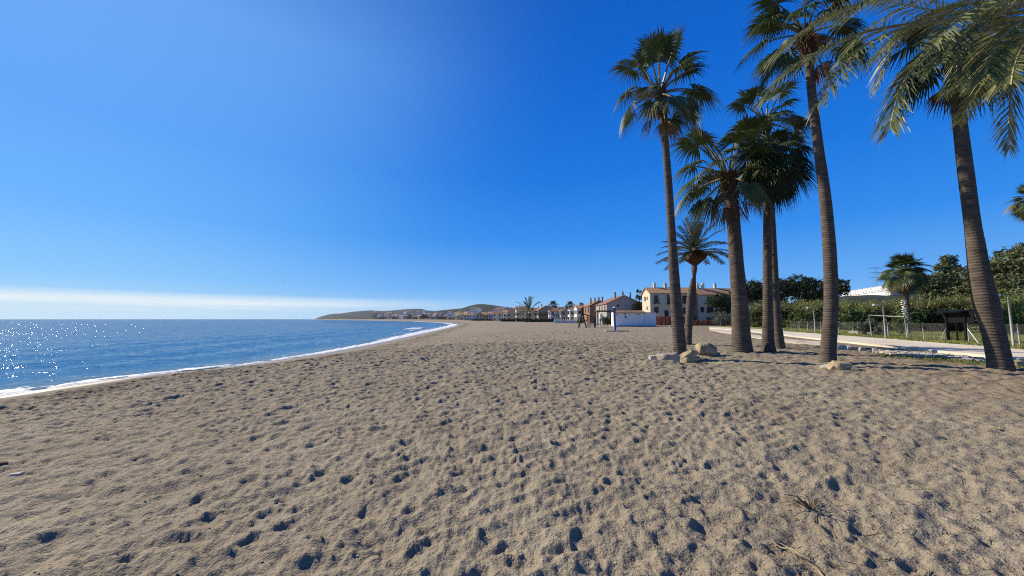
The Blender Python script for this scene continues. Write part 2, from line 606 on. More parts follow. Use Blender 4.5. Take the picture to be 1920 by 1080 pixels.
# ------------------------------------------------------------------ sand sheet
def sand_material():
    m = bpy.data.materials.new('sand')
    m.use_nodes = True
    nt = m.node_tree
    N, L = nt.nodes, nt.links
    b = N['Principled BSDF']
    b.inputs['Specular IOR Level'].default_value = 0.2
    geo = N.new('ShaderNodeNewGeometry')

    def noise(sc, det=4, stretch=None, rough=0.55):
        n = N.new('ShaderNodeTexNoise')
        n.inputs['Scale'].default_value = sc
        n.inputs['Detail'].default_value = det
        n.inputs['Roughness'].default_value = rough
        if stretch:
            mp = N.new('ShaderNodeMapping')
            mp.inputs['Scale'].default_value = stretch
            L.new(geo.outputs['Position'], mp.inputs['Vector'])
            L.new(mp.outputs[0], n.inputs['Vector'])
        else:
            L.new(geo.outputs['Position'], n.inputs['Vector'])
        return n.outputs['Fac']

    def ramp(f, stops):
        r = N.new('ShaderNodeValToRGB')
        e = r.color_ramp.elements
        while len(e) < len(stops):
            e.new(0.5)
        for i, (p, c) in enumerate(stops):
            e[i].position = p
            e[i].color = (*c, 1)
        L.new(f, r.inputs['Fac'])
        return r.outputs['Color']

    def mix(f, a, bb, mode='MIX'):
        n = N.new('ShaderNodeMixRGB')
        n.blend_type = mode
        if isinstance(f, (int, float)):
            n.inputs['Fac'].default_value = f
        else:
            L.new(f, n.inputs['Fac'])
        for s, v in ((n.inputs['Color1'], a), (n.inputs['Color2'], bb)):
            if isinstance(v, tuple):
                s.default_value = (*v, 1)
            else:
                L.new(v, s)
        return n.outputs['Color']

    def rng_(f, a, bb, lo=0.0, hi=1.0):
        n = N.new('ShaderNodeMapRange')
        n.interpolation_type = 'SMOOTHSTEP'
        for k, v in (('From Min', a), ('From Max', bb), ('To Min', lo), ('To Max', hi)):
            n.inputs[k].default_value = v
        L.new(f, n.inputs['Value'])
        return n.outputs[0]

    col = ramp(noise(0.5, 5), [(0.3, (0.248, 0.212, 0.153)), (0.7, (0.315, 0.274, 0.202))])
    grain = ramp(noise(55, 3), [(0.3, (0.72, 0.72, 0.74)), (0.7, (1.22, 1.2, 1.16))])
    col = mix(1.0, col, grain, 'MULTIPLY')
    grain2 = ramp(noise(260, 2), [(0.35, (0.7, 0.7, 0.7)), (0.65, (1.28, 1.27, 1.24))])
    col = mix(0.8, col, grain2, 'MULTIPLY')
    # pale shell crumbs
    vo = N.new('ShaderNodeTexVoronoi')
    vo.inputs['Scale'].default_value = 14
    L.new(geo.outputs['Position'], vo.inputs['Vector'])
    crumb = rng_(vo.outputs['Distance'], 0.05, 0.075, 1.0, 0.0)
    sp = N.new('ShaderNodeMath')
    sp.operation = 'MULTIPLY'
    L.new(crumb, sp.inputs[0])
    sv = N.new('ShaderNodeSeparateColor')
    L.new(vo.outputs['Color'], sv.inputs[0])
    L.new(rng_(sv.outputs[0], 0.72, 0.8), sp.inputs[1])
    col = mix(sp.outputs[0], col, (0.6, 0.56, 0.47))
    # earth with dry debris inland, towards the path and the palms
    a_in = N.new('ShaderNodeAttribute')
    a_in.attribute_name = 'inland'
    earth = ramp(noise(3.0, 6), [(0.3, (0.15, 0.112, 0.070)), (0.7, (0.29, 0.228, 0.142))])
    mk = N.new('ShaderNodeMath')
    mk.operation = 'MULTIPLY'
    L.new(a_in.outputs['Fac'], mk.inputs[0])
    L.new(rng_(noise(0.9, 5), 0.35, 0.65, 0.25, 0.85), mk.inputs[1])
    col = mix(mk.outputs[0], col, earth)
    # weeds' green tint on the strip beside the path
    a_g = N.new('ShaderNodeAttribute')
    a_g.attribute_name = 'verge'
    mg = N.new('ShaderNodeMath')
    mg.operation = 'MULTIPLY'
    L.new(a_g.outputs['Fac'], mg.inputs[0])
    L.new(rng_(noise(1.3, 5), 0.48, 0.62, 0.0, 0.7), mg.inputs[1])
    col = mix(mg.outputs[0], col, (0.10, 0.12, 0.045))
    # wet sand along the water
    a_s = N.new('ShaderNodeAttribute')
    a_s.attribute_name = 'shore'
    ad = N.new('ShaderNodeMath')
    ad.operation = 'MULTIPLY_ADD'
    ad.inputs[1].default_value = 1.6
    L.new(noise(0.35, 5), ad.inputs[0])
    L.new(a_s.outputs['Fac'], ad.inputs[2])
    wet = rng_(ad.outputs[0], 2.2, 3.4, 1.0, 0.0)
    col = mix(wet, col, (0.225, 0.195, 0.145))
    # dark line of weed and grit left by the last tide
    tl = N.new('ShaderNodeMath')
    tl.operation = 'MULTIPLY'
    L.new(rng_(ad.outputs[0], 3.4, 4.6), tl.inputs[0])
    L.new(rng_(ad.outputs[0], 5.2, 9.0, 1.0, 0.0), tl.inputs[1])
    t2 = N.new('ShaderNodeMath')
    t2.operation = 'MULTIPLY'
    L.new(tl.outputs[0], t2.inputs[0])
    L.new(rng_(noise(1.2, 6, (1, 0.35, 1)), 0.38, 0.56, 0.0, 0.8), t2.inputs[1])
    col = mix(t2.outputs[0], col, (0.10, 0.080, 0.060))
    L.new(col, b.inputs['Base Color'])
    L.new(rng_(wet, 0, 1, 0.95, 0.42), b.inputs['Roughness'])
    # fine relief, faded where wet
    h = N.new('ShaderNodeMath')
    h.operation = 'MULTIPLY_ADD'
    h.inputs[1].default_value = 0.30
    L.new(noise(48, 4), h.inputs[0])
    L.new(noise(12, 5), h.inputs[2])
    h2 = N.new('ShaderNodeMath')
    h2.operation = 'MULTIPLY_ADD'
    L.new(noise(2.2, 6), h2.inputs[0])
    a_f = N.new('ShaderNodeAttribute')
    a_f.attribute_name = 'far'
    L.new(a_f.outputs['Fac'], h2.inputs[1])
    L.new(h.outputs[0], h2.inputs[2])
    bp = N.new('ShaderNodeBump')
    bp.inputs['Distance'].default_value = 0.05
    L.new(rng_(wet, 0, 1, 0.75, 0.06), bp.inputs['Strength'])
    L.new(h2.outputs[0], bp.inputs['Height'])
    L.new(bp.outputs[0], b.inputs['Normal'])
    return m


def polar(cols, rows):
    th, r = np.meshgrid(cols, rows)
    return (r * np.sin(th)).ravel(), (r * np.cos(th)).ravel()


def grid_quads(nr, nc, wrap=False):
    i = np.arange(nr - 1)[:, None]
    j = np.arange(nc if wrap else nc - 1)[None, :]
    j1 = (j + 1) % nc
    a = i * nc + j
    return np.stack([a, i * nc + j1, (i + 1) * nc + j1, (i + 1) * nc + j], -1).reshape(-1, 4)


cols = np.concatenate([np.linspace(R(-60), R(60), 740), np.linspace(R(62), R(298), 70)])
rows = np.concatenate([[0.02], np.exp(np.linspace(math.log(0.9), math.log(6), 230)), np.arange(6.045, 30, 0.046), np.exp(np.linspace(math.log(30.1), math.log(64), 110)), np.exp(np.linspace(math.log(66), math.log(SEA_R - 50), 90))])
sx, sy = polar(cols, rows)
szz = ground_z(sx, sy)
sd = shore_d(sx, sy)
inl = sstep(sx - 0.35 * sy, 3.0, 11.0) * sstep(sy, 2, 7) * sstep(shore_d(sx, sy), 8, 16)
pside = path_side(sx, sy)
verge = sstep(pside, -3.2, -1.0) * sstep(-sy, -30, -12)
farb = sstep(np.hypot(sx, sy), 45, 70) * 3.0
sand = link('sand', np_mesh('sand', np.stack([sx, sy, szz], -1), grid_quads(len(rows), len(cols), True), sand_material(), True, {'shore': sd, 'inland': inl, 'verge': verge, 'far': farb}))
tag(sand, 'grey brown beach sand covered in footprints', kind='structure')

# ------------------------------------------------------------------ sea
def sea_material():
    m = bpy.data.materials.new('sea_water')
    m.use_nodes = True
    nt = m.node_tree
    N, L = nt.nodes, nt.links
    b = N['Principled BSDF']
    geo = N.new('ShaderNodeNewGeometry')
    a_s = N.new('ShaderNodeAttribute')
    a_s.attribute_name = 'shore'
    r = N.new('ShaderNodeValToRGB')
    e = r.color_ramp.elements
    e[0].position, e[0].color = 0.0, (0.05, 0.175, 0.35, 1)
    e[1].position, e[1].color = 1.0, (0.15, 0.22, 0.23, 1)
    e2 = e.new(0.72)
    e2.color = (0.062, 0.195, 0.36, 1)
    mr = N.new('ShaderNodeMapRange')
    mr.inputs['From Min'].default_value = -14
    mr.inputs['From Max'].default_value = 0.5
    L.new(a_s.outputs['Fac'], mr.inputs['Value'])
    L.new(mr.outputs[0], r.inputs['Fac'])
    far = N.new('ShaderNodeMapRange')
    far.inputs['From Min'].default_value = -4
    far.inputs['From Max'].default_value = -70
    far.inputs['To Min'].default_value = 0.72
    far.inputs['To Max'].default_value = 1.25
    L.new(a_s.outputs['Fac'], far.inputs['Value'])
    prev = None
    for sc, st, dist, stretch in ((0.22, 1.0, 0.42, (1, 1.6, 1)), (1.0, 1.0, 0.20, (1, 1.3, 1)), (2.6, 1.0, 0.05, (1, 1.2, 1))):
        mp = N.new('ShaderNodeMapping')
        mp.inputs['Scale'].default_value = stretch
        mp.inputs['Rotation'].default_value = (0, 0, R(20))
        L.new(geo.outputs['Position'], mp.inputs['Vector'])
        n = N.new('ShaderNodeTexNoise')
        n.inputs['Scale'].default_value = sc
        n.inputs['Detail'].default_value = 4
        L.new(mp.outputs[0], n.inputs['Vector'])
        bp = N.new('ShaderNodeBump')
        L.new(far.outputs[0], bp.inputs['Strength'])
        bp.inputs['Distance'].default_value = dist
        L.new(n.outputs['Fac'], bp.inputs['Height'])
        if prev is not None:
            L.new(prev, bp.inputs['Normal'])
        prev = bp.outputs[0]
    # a wind-roughened sea never mirrors fully, even at a grazing look
    N.remove(b)
    di = N.new('ShaderNodeBsdfDiffuse')
    L.new(r.outputs[0], di.inputs['Color'])
    L.new(prev, di.inputs['Normal'])
    gl = N.new('ShaderNodeBsdfGlossy')
    gl.inputs['Roughness'].default_value = 0.06
    L.new(prev, gl.inputs['Normal'])
    fr = N.new('ShaderNodeFresnel')
    fr.inputs['IOR'].default_value = 1.33
    L.new(prev, fr.inputs['Normal'])
    fm = N.new('ShaderNodeMapRange')
    fm.inputs['To Max'].default_value = 0.6
    L.new(fr.outputs[0], fm.inputs['Value'])
    mx = N.new('ShaderNodeMixShader')
    L.new(fm.outputs[0], mx.inputs[0])
    L.new(di.outputs[0], mx.inputs[1])
    L.new(gl.outputs[0], mx.inputs[2])
    L.new(mx.outputs[0], N['Material Output'].inputs['Surface'])
    return m


cols = np.linspace(R(-135), R(14), 640)
rows = np.concatenate([np.exp(np.linspace(math.log(8), math.log(420), 330)), np.exp(np.linspace(math.log(440), math.log(SEA_R), 60))])
wx, wy = polar(cols, rows)
wd = shore_d(wx, wy)
rr = np.hypot(wx, wy)
amp = sstep(-wd, 0.3, 8) * (1 - sstep(rr, 150, 420))
wz = 0.10 * (fbm(wx * 0.35 + 0.2 * wy, wy * 0.55, 41, 3) - 0.5) + 0.10 * (1 - np.abs(2 * fbm(wx * 1.3, wy * 1.9, 47, 3) - 1) - 0.75)
# low swells rolling in, parallel to the beach
wz = wz + 0.10 * np.sin((wd + 1.6 * fbm(wx * 0.1, wy * 0.06, 51, 2) * 3) * 0.9) * sstep(-wd, 1, 5) * (1 - sstep(-wd, 15, 40))
WZ = SEA_Z + wz * amp
q = grid_quads(len(rows), len(cols))
keep = (wd[q] < 3.0).any(1)
sea = link('sea', np_mesh('sea', np.stack([wx, wy, WZ], -1), q[keep], sea_material(), True, {'shore': wd}))
tag(sea, 'blue rippled sea glittering towards the sun', kind='structure')


# ------------------------------------------------------------------ foam where the waves run out
def make_foam():
    ys = [-14.0]
    while ys[-1] < 1300:
        ys.append(ys[-1] + max(0.10, abs(ys[-1]) * 0.0075))
    ys = np.array(ys)
    nc = 70
    wide = np.interp(ys, [-14, 10, 30, 45, 60, 90, 180, 260, 420, 1300], [2.0, 2.0, 1.7, 2.4, 6.0, 9, 10, 12, 17, 40])
    t = np.linspace(0, 1, nc)
    e = np.maximum(0.5, np.abs(ys) * 0.02)
    sl = (shore_x(ys + e) - shore_x(ys - e)) / (2 * e)
    nrm = np.stack([np.ones_like(sl), -sl], -1) / np.sqrt(1 + sl * sl)[:, None]
    scal = np.maximum(1, np.abs(ys) / 30)
    edge = 0.7 * scal ** 0.5 * (fbm(ys / (2.5 * scal), ys * 0 + 2, 61, 3) - 0.35)
    D = edge[:, None] + 0.25 - t[None, :] * wide[:, None]
    X = shore_x(ys)[:, None] + nrm[:, 0:1] * D
    Y = ys[:, None] + nrm[:, 1:2] * D
    dd = shore_d(X, Y)
    s = scal[:, None]
    lump = fbm(X / (0.22 * s), Y / (0.3 * s), 71, 3)
    G = ground_z(X, Y, False)
    Z = np.maximum(SEA_Z, G) + 0.015 + (0.03 + 0.07 * lump) * sstep(t, 0, 0.12)[None, :] * np.minimum(s, 3) ** 0.6
    n = fbm(Y / (1.1 * s), D / (0.30 * s ** 0.8), 81, 5)
    thr = 0.41 + 0.34 * sstep(t, 0.08, 0.9)[None, :] + 0.03 * np.sin(ys / 3.1)[:, None]
    ok = n > thr
    qd = grid_quads(len(ys), nc)
    okf = ok.ravel()[qd].sum(1) >= 3
    return np.stack([X, Y, Z], -1).reshape(-1, 3), qd[okf][:, ::-1]


M_foam = mat('foam_white', (0.72, 0.75, 0.76), 0.7, 0.3, 0.08, 6.0)
V, Q = make_foam()
foam = link('foam', np_mesh('foam', V, Q, M_foam))
tag(foam, 'white foam of small waves running out along the water edge', kind='stuff')
# one crest breaking further out
mb = MB()
p0, p1 = gp(768, 616.4, SEA_Z), gp(797, 615.8, SEA_Z)
prev = None
for i in range(25):
    t = i / 24
    p = p0.lerp(p1, t)
    h = (0.28 * math.sin(math.pi * t) ** 0.6) * (0.75 + 0.5 * random.random())
    cur = [p + Vector((0, -7.0, 0.03)), p + Vector((0, -4.0, 0.1 + h * 0.6)), p + Vector((0, 0.0, 0.12 + h)), p + Vector((0, 1.6, 0.03))]
    if prev:
        for k in range(3):
            mb.face([prev[k], cur[k], cur[k + 1], prev[k + 1]])
    prev = cur
tag(mb.build('breaking_crest', M_foam, None, True), 'short white wave crest breaking off the far beach', kind='stuff')

# ------------------------------------------------------------------ hills
M_hill = mat('hazed_hill_scrub', (0.032, 0.048, 0.050), 0.95, 0.1, 0.4, 0.02, c2=(0.066, 0.078, 0.072), detail=8)  # bluish tone of distant haze mixed into the scrub colour
M_hill2 = mat('hill_wood', (0.024, 0.036, 0.030), 0.95, 0.1, 0.4, 0.02, c2=(0.054, 0.062, 0.046), detail=8)


def hill(name, prof, Y, near, far, label, m, seed):
    px = np.linspace(prof[0][0], prof[-1][0], 150)
    py = np.interp(px, [p[0] for p in prof], [p[1] for p in prof])
    ts = np.linspace(-1, 1, 25)
    V = []
    for t in ts:
        yy = Y + (near * t if t < 0 else far * t)
        for a, b_ in zip(px, py):
            ridge = at(a, b_, Y)
            x = (a - 960) / F * CP * yy * 1.0
            hgt = max(ridge.z - SEA_Z, 0)
            n = float(fbm(np.array([x * 0.006]), np.array([yy * 0.006]), seed, 4)[0])
            sh = (1 - abs(t) ** 1.25)
            z = SEA_Z - 1.0 + (hgt + 1) * sh * (1 - 0.35 * (n - 0.4) * (1 - sh) * 2) + 10 * (n - 0.5) * sh * (1 - sh) * 2
            V.append((x, yy, z))
    q_ = grid_quads(len(ts), len(px))
    o = link(name, np_mesh(name, V, q_, m))
    return tag(o, label, kind='structure')


hill('headland', [(589, 598.6), (600, 594), (612, 590.5), (622, 588.5), (640, 587.5), (660, 584.5), (690, 582), (722, 583.5), (750, 580.5), (775, 579), (790, 579), (800, 582), (830, 584), (870, 585), (920, 587)],
     3000, 520, 700, 'far low headland running out into the sea', M_hill, 5)
hill('wooded_hill', [(790, 597), (815, 583), (845, 580), (866, 578), (880, 573.5), (893, 570.5), (905, 570), (920, 571.5), (940, 574.5), (960, 577), (990, 578), (1030, 577), (1080, 574), (1140, 573), (1210, 578), (1300, 582), (1400, 588)],
     1700, 500, 700, 'dark wooded hill above the far town', M_hill2, 6)
hill('hillside', [(1330, 597), (1430, 578), (1520, 562), (1575, 556), (1665, 551), (1760, 540), (1860, 524), (1980, 512), (2200, 505)],
     430, 200, 300, 'scrubby slope below the white hotel', M_hill2, 7)

# ------------------------------------------------------------------ the air
def make_haze():
    m = bpy.data.materials.new('haze')
    m.use_nodes = True
    nt = m.node_tree
    nt.nodes.remove(nt.nodes['Principled BSDF'])
    v = nt.nodes.new('ShaderNodeVolumePrincipled')
    v.inputs['Color'].default_value = (0.80, 0.90, 1.0, 1)
    v.inputs['Density'].default_value = HAZE
    v.inputs['Anisotropy'].default_value = 0.2
    nt.links.new(v.outputs[0], nt.nodes['Material Output'].inputs['Volume'])
    mb = MB()
    mb.box((0, 0, 45), (2 * SEA_R + 800, 2 * SEA_R + 800, 106))
    tag(mb.build('haze', m), 'thin sea haze', kind='stuff')


make_haze()

# ------------------------------------------------------------------ path, lawn
def strip(name, A, B, z, m, label, edge=0.0, sub=6, prox=0.0):
    """a sheet between two polylines; with edge > 0 it also gets a vertical kerb face towards A"""
    A2, B2 = [], []
    for P_, out in ((A, A2), (B, B2)):
        for i in range(len(P_) - 1):
            for k in range(sub):
                out.append(P_[i].lerp(P_[i + 1], k / sub))
        out.append(P_[-1])
    mb = MB()
    for i in range(len(A2) - 1):
        a0, a1, b0, b1 = (Vector((p.x, p.y, z)) for p in (A2[i], A2[i + 1], B2[i], B2[i + 1]))
        mb.face([b0, a0, a1, b1])
        if edge:
            dn = Vector((0, 0, -edge))
            mb.face([a0, a0 + dn, a1 + dn, a1])
    o = mb.build(name, m)
    return tag(o, label, kind='structure')


M_path = mat('path_concrete', (0.56, 0.49, 0.37), 0.9, 0.2, 0.10, 0.55, 0.25, 20, c2=(0.74, 0.66, 0.52), detail=8)
M_lawn = mat('lawn_soil', (0.15, 0.18, 0.045), 0.95, 0.1, 0.3, 0.8, 0.4, 6, c2=(0.32, 0.31, 0.10), detail=8)
M_dirt = mat('dirt', (0.20, 0.165, 0.115), 0.95, 0.1, 0.3, 0.8, 0.4, 6)
strip('path', PATH_IN, PATH_OUT, 0.11, M_path, 'pale concrete path between beach and lawn', 0.16)
# second, narrow spur of paving that joins from the beach side
SP_A = [gp(*p) for p in ((1545, 647.5), (1490, 644), (1440, 637.5), (1400, 631), (1350, 623), (1330, 618.6))]
SP_B = [gp(*p) for p in ((1545, 642), (1490, 638.5), (1440, 632.5), (1404, 626.6), (1358, 618.8), (1336, 616.6))]
strip('path_spur', SP_A, SP_B, 0.05, M_path, 'narrow pale strip of paving on the sand beside the path', 0.07)
LA = [Vector((p.x + 0.02, p.y, 0)) for p in PATH_OUT]
LB = [Vector((p.x + 60, p.y + 12 + max(0, p.y * 0.4), 0)) for p in PATH_OUT]
strip('lawn', LA, LB, 0.06, M_lawn, 'rough lawn beyond the path')

# ------------------------------------------------------------------ palms
M_trunk = None


def trunk_material(name, c1, c2, rings, ringdark):
    m = bpy.data.materials.new(name)
    m.use_nodes = True
    nt = m.node_tree
    N, L = nt.nodes, nt.links
    b = N['Principled BSDF']
    b.inputs['Roughness'].default_value = 0.9
    b.inputs['Specular IOR Level'].default_value = 0.2
    geo = N.new('ShaderNodeNewGeometry')
    n1 = N.new('ShaderNodeTexNoise')
    n1.inputs['Scale'].default_value = 3.0
    n1.inputs['Detail'].default_value = 6
    mp = N.new('ShaderNodeMapping')
    mp.inputs['Scale'].default_value = (1, 1, 2.5)
    L.new(geo.outputs['Position'], mp.inputs['Vector'])
    L.new(mp.outputs[0], n1.inputs['Vector'])
    r = N.new('ShaderNodeValToRGB')
    r.color_ramp.elements[0].position = 0.3
    r.color_ramp.elements[1].position = 0.7
    r.color_ramp.elements[0].color = (*c1, 1)
    r.color_ramp.elements[1].color = (*c2, 1)
    L.new(n1.outputs['Fac'], r.inputs['Fac'])
    w = N.new('ShaderNodeTexWave')
    w.wave_type = 'BANDS'
    w.bands_direction = 'Z'
    w.inputs['Scale'].default_value = rings
    w.inputs['Distortion'].default_value = 2.4
    w.inputs['Detail'].default_value = 3
    L.new(geo.outputs['Position'], w.inputs['Vector'])
    mx = N.new('ShaderNodeMixRGB')
    mx.blend_type = 'MULTIPLY'
    mx.inputs['Fac'].default_value = ringdark
    L.new(r.outputs[0], mx.inputs['Color1'])
    L.new(w.outputs['Color'], mx.inputs['Color2'])
    L.new(mx.outputs[0], b.inputs['Base Color'])
    n2 = N.new('ShaderNodeTexNoise')
    n2.inputs['Scale'].default_value = 22
    n2.inputs['Detail'].default_value = 5
    mp2 = N.new('ShaderNodeMapping')
    mp2.inputs['Scale'].default_value = (1.6, 1.6, 0.5)
    L.new(geo.outputs['Position'], mp2.inputs['Vector'])
    L.new(mp2.outputs[0], n2.inputs['Vector'])
    ad = N.new('ShaderNodeMath')
    ad.operation = 'ADD'
    L.new(w.outputs['Fac'], ad.inputs[0])
    L.new(n2.outputs['Fac'], ad.inputs[1])
    bp = N.new('ShaderNodeBump')
    bp.inputs['Strength'].default_value = 0.65
    bp.inputs['Distance'].default_value = 0.016
    L.new(ad.outputs[0], bp.inputs['Height'])
    L.new(bp.outputs[0], b.inputs['Normal'])
    return m


M_trunk = trunk_material('palm_bark', (0.074, 0.058, 0.045), (0.165, 0.132, 0.102), 3.2, 0.25)
M_boot = mat('leaf_base', (0.10, 0.055, 0.032), 0.9, 0.2, 0.4, 12, 0.5)
M_fan = mat('fan_leaf', (0.036, 0.060, 0.016), 0.5, 0.30, 0.3, 2.0, c2=(0.090, 0.125, 0.038), trans=0.16)
M_fan_dark = mat('fan_leaf_dark', (0.024, 0.040, 0.012), 0.45, 0.35, 0.3, 2.0, c2=(0.058, 0.084, 0.026), trans=0.10)
M_fan_old = mat('fan_leaf_old', (0.10, 0.095, 0.030), 0.5, 0.35, 0.3, 2.0, c2=(0.16, 0.135, 0.05), trans=0.16)
M_dead = mat('dead_leaf', (0.14, 0.075, 0.035), 0.8, 0.2, 0.3, 3.0, c2=(0.25, 0.15, 0.075), trans=0.1)
M_pet = mat('petiole', (0.16, 0.14, 0.055), 0.45, 0.4, 0.25, 5.0)
M_date = mat('date_leaflet', (0.085, 0.115, 0.038), 0.42, 0.4, 0.3, 1.5, c2=(0.225, 0.24, 0.095), trans=0.2)
M_date_s = mat('date_leaflet_small', (0.045, 0.060, 0.025), 0.45, 0.4, 0.3, 1.5, c2=(0.11, 0.115, 0.055), trans=0.15)
M_rach = mat('rachis', (0.30, 0.26, 0.11), 0.5, 0.4, 0.25, 5.0)
M_fruit = mat('palm_fruit', (0.20, 0.06, 0.03), 0.7, 0.3, 0.4, 9.0)


def smooth_path(pts, n):
    """Catmull-Rom through the points (each a tuple of floats)"""
    P_ = [np.array(p, float) for p in pts]
    P_ = [2 * P_[0] - P_[1]] + P_ + [2 * P_[-1] - P_[-2]]
    out = []
    seg = len(P_) - 3
    for i in range(n):
        u = i / (n - 1) * seg
        k = min(int(u), seg - 1)
        t = u - k
        a, b, c, d = P_[k:k + 4]
        out.append(0.5 * ((2 * b) + (c - a) * t + (2 * a - 5 * b + 4 * c - d) * t * t + (3 * b - a - 3 * c + d) * t ** 3))
    return out


def trunk_mesh(pts, loc, seed, sides=22, rough=0.007, step=0.075):
    """pts: (x, y, z, radius) in world metres; a ringed, slightly crooked palm trunk"""
    L_ = sum((Vector(pts[i + 1][:3]) - Vector(pts[i][:3])).length for i in range(len(pts) - 1))
    n = int(L_ / step)
    sp_ = smooth_path(pts, n)
    r_ = np.random.default_rng(seed)
    V = []
    swell = 0.05 * (fbm(np.arange(n) * 0.13, np.zeros(n) + seed, seed % 50, 3) - 0.5)
    for i, p in enumerate(sp_):
        ring = 1 + float(swell[i]) + 0.10 * math.exp(-i * step / 0.22) + rough * (1 if i % 2 else -1) + r_.normal(0, rough * 0.5)
        for k in range(sides):
            an = 2 * math.pi * k / sides
            nn = 1 + rough * 1.5 * math.sin(3 * an + i * 0.11) * r_.random() + r_.normal(0, rough * 0.35)
            rad = p[3] * ring * nn
            V.append((p[0] - loc[0] + rad * math.cos(an), p[1] - loc[1] + rad * math.sin(an), p[2] - loc[2]))
    q_ = grid_quads(n, sides, True)
    return V, q_, sp_


def fan_leaf_mesh(name, elev, seed, m_blade, Lp=1.05, rad=0.82, nseg=34, span=132, droop=0.55, fold=0.25):
    """a palmate leaf: petiole along +X, blade facing +Z, gravity taken for a leaf held at elevation elev"""
    r_ = random.Random(seed)
    e = R(elev)
    g = Vector((-math.sin(e), 0, -math.cos(e)))
    mb = MB()
    pts = []
    sag = 0.16 + 0.1 * math.cos(e)
    for i in range(6):
        t = i / 5
        pts.append(Vector((Lp * t, 0, 0)) + g * (sag * t * t * Lp))
    mb.tube(pts, [0.035 - 0.019 * i / 5 for i in range(6)], 5, 1)
    T = (pts[-1] - pts[-2]).normalized()
    T = (T + g * 0.30 * math.cos(e)).normalized()
    Yv = Vector((0, 1, 0))
    Nn = T.cross(Yv).normalized()
    if Nn.z < 0:
        Nn = -Nn
    hub = pts[-1] - T * 0.05
    st = [0.02, 0.30, 0.55, 0.75, 0.90, 1.0]
    dphi = 2 * R(span) / nseg
    for k in range(nseg):
        phi = -R(span) + (k + 0.5) * dphi
        ln = rad * (1.0 - 0.22 * (abs(phi) / R(span)) ** 2) * r_.uniform(0.9, 1.1)
        dr = droop * r_.uniform(0.75, 1.3)
        jit = r_.uniform(-0.35, 0.35) * dphi
        rows_ = []
        for s in st:
            rr_ = s * ln
            a = phi + jit * max(0, s - 0.5) * 2
            c = hub + T * (math.cos(a) * rr_) + Yv * (math.sin(a) * rr_ * 0.92)
            c = c + Nn * (fold * abs(math.sin(phi)) * rr_ * (1 - 0.75 * s))
            c = c + g * (dr * rad * max(0, s - 0.32) ** 2 * 1.9)
            if s > 0.8:
                c = c + Yv * r_.uniform(-0.02, 0.02)
            perp = -T * math.sin(a) + Yv * math.cos(a)
            if s < 0.56:
                hw = rr_ * math.tan(dphi / 2) * 1.03
            else:
                hw = 0.55 * ln * math.tan(dphi / 2) * (1.0 - (s - 0.55) / 0.45) * 0.85 + 0.002
            pl = 0.35 * hw
            rows_.append((c - perp * hw - Nn * pl, c + Nn * pl, c + perp * hw - Nn * pl))
        for i in range(len(st) - 1):
            A_, B_ = rows_[i], rows_[i + 1]
            mb.face([A_[0], A_[1], B_[1], B_[0]])
            mb.face([A_[1], A_[2], B_[2], B_[1]])
    return mb.mesh(name, [m_blade, M_pet])


CLASSES = (75, 50, 22, -8, -38, -65)
FAN = {}


def fan(kind, elev, idx):
    c = min(range(len(CLASSES)), key=lambda i: abs(CLASSES[i] - elev))
    key = (kind, c, idx % 2)
    if key not in FAN:
        m = {'green': M_fan, 'stiff': M_fan, 'dark': M_fan_dark, 'old': M_fan_old, 'dead': M_dead}[kind]
        if kind == 'dead':
            FAN[key] = fan_leaf_mesh('dead_leaf', -70, 900 + idx, m, 0.75, 0.8, 18, 62, 0.25, 0.9)
        else:
            el = CLASSES[c]
            dr = {75: 0.28, 50: 0.42, 22: 0.62, -8: 0.75, -38: 0.7, -65: 0.5}[el]
            if kind == 'stiff':
                dr *= 0.3
            FAN[key] = fan_leaf_mesh('leaf', el, 40 + c * 7 + idx % 2, m, 1.22 if kind == 'green' else 1.0, 0.76 if kind == 'green' else 0.84, 34, 128 if el > 60 else 136, dr, 0.32 if el > 40 else 0.22)
    return FAN[key]


def leaf_matrix(base, az, el, sc, roll=0.0):
    d = Vector((math.cos(el) * math.sin(az), math.cos(el) * math.cos(az), math.sin(el)))
    up = Vector((0, 0, 1))
    if abs(d.z) > 0.97:
        up = Vector((-math.sin(az), -math.cos(az), 0.0))
    z = (up - d * up.dot(d)).normalized()
    y = z.cross(d)
    m = Matrix((d, y, z)).transposed()
    m = m @ Matrix.Rotation(roll, 3, 'X')
    return Matrix.Translation(base) @ (m * sc).to_4x4()


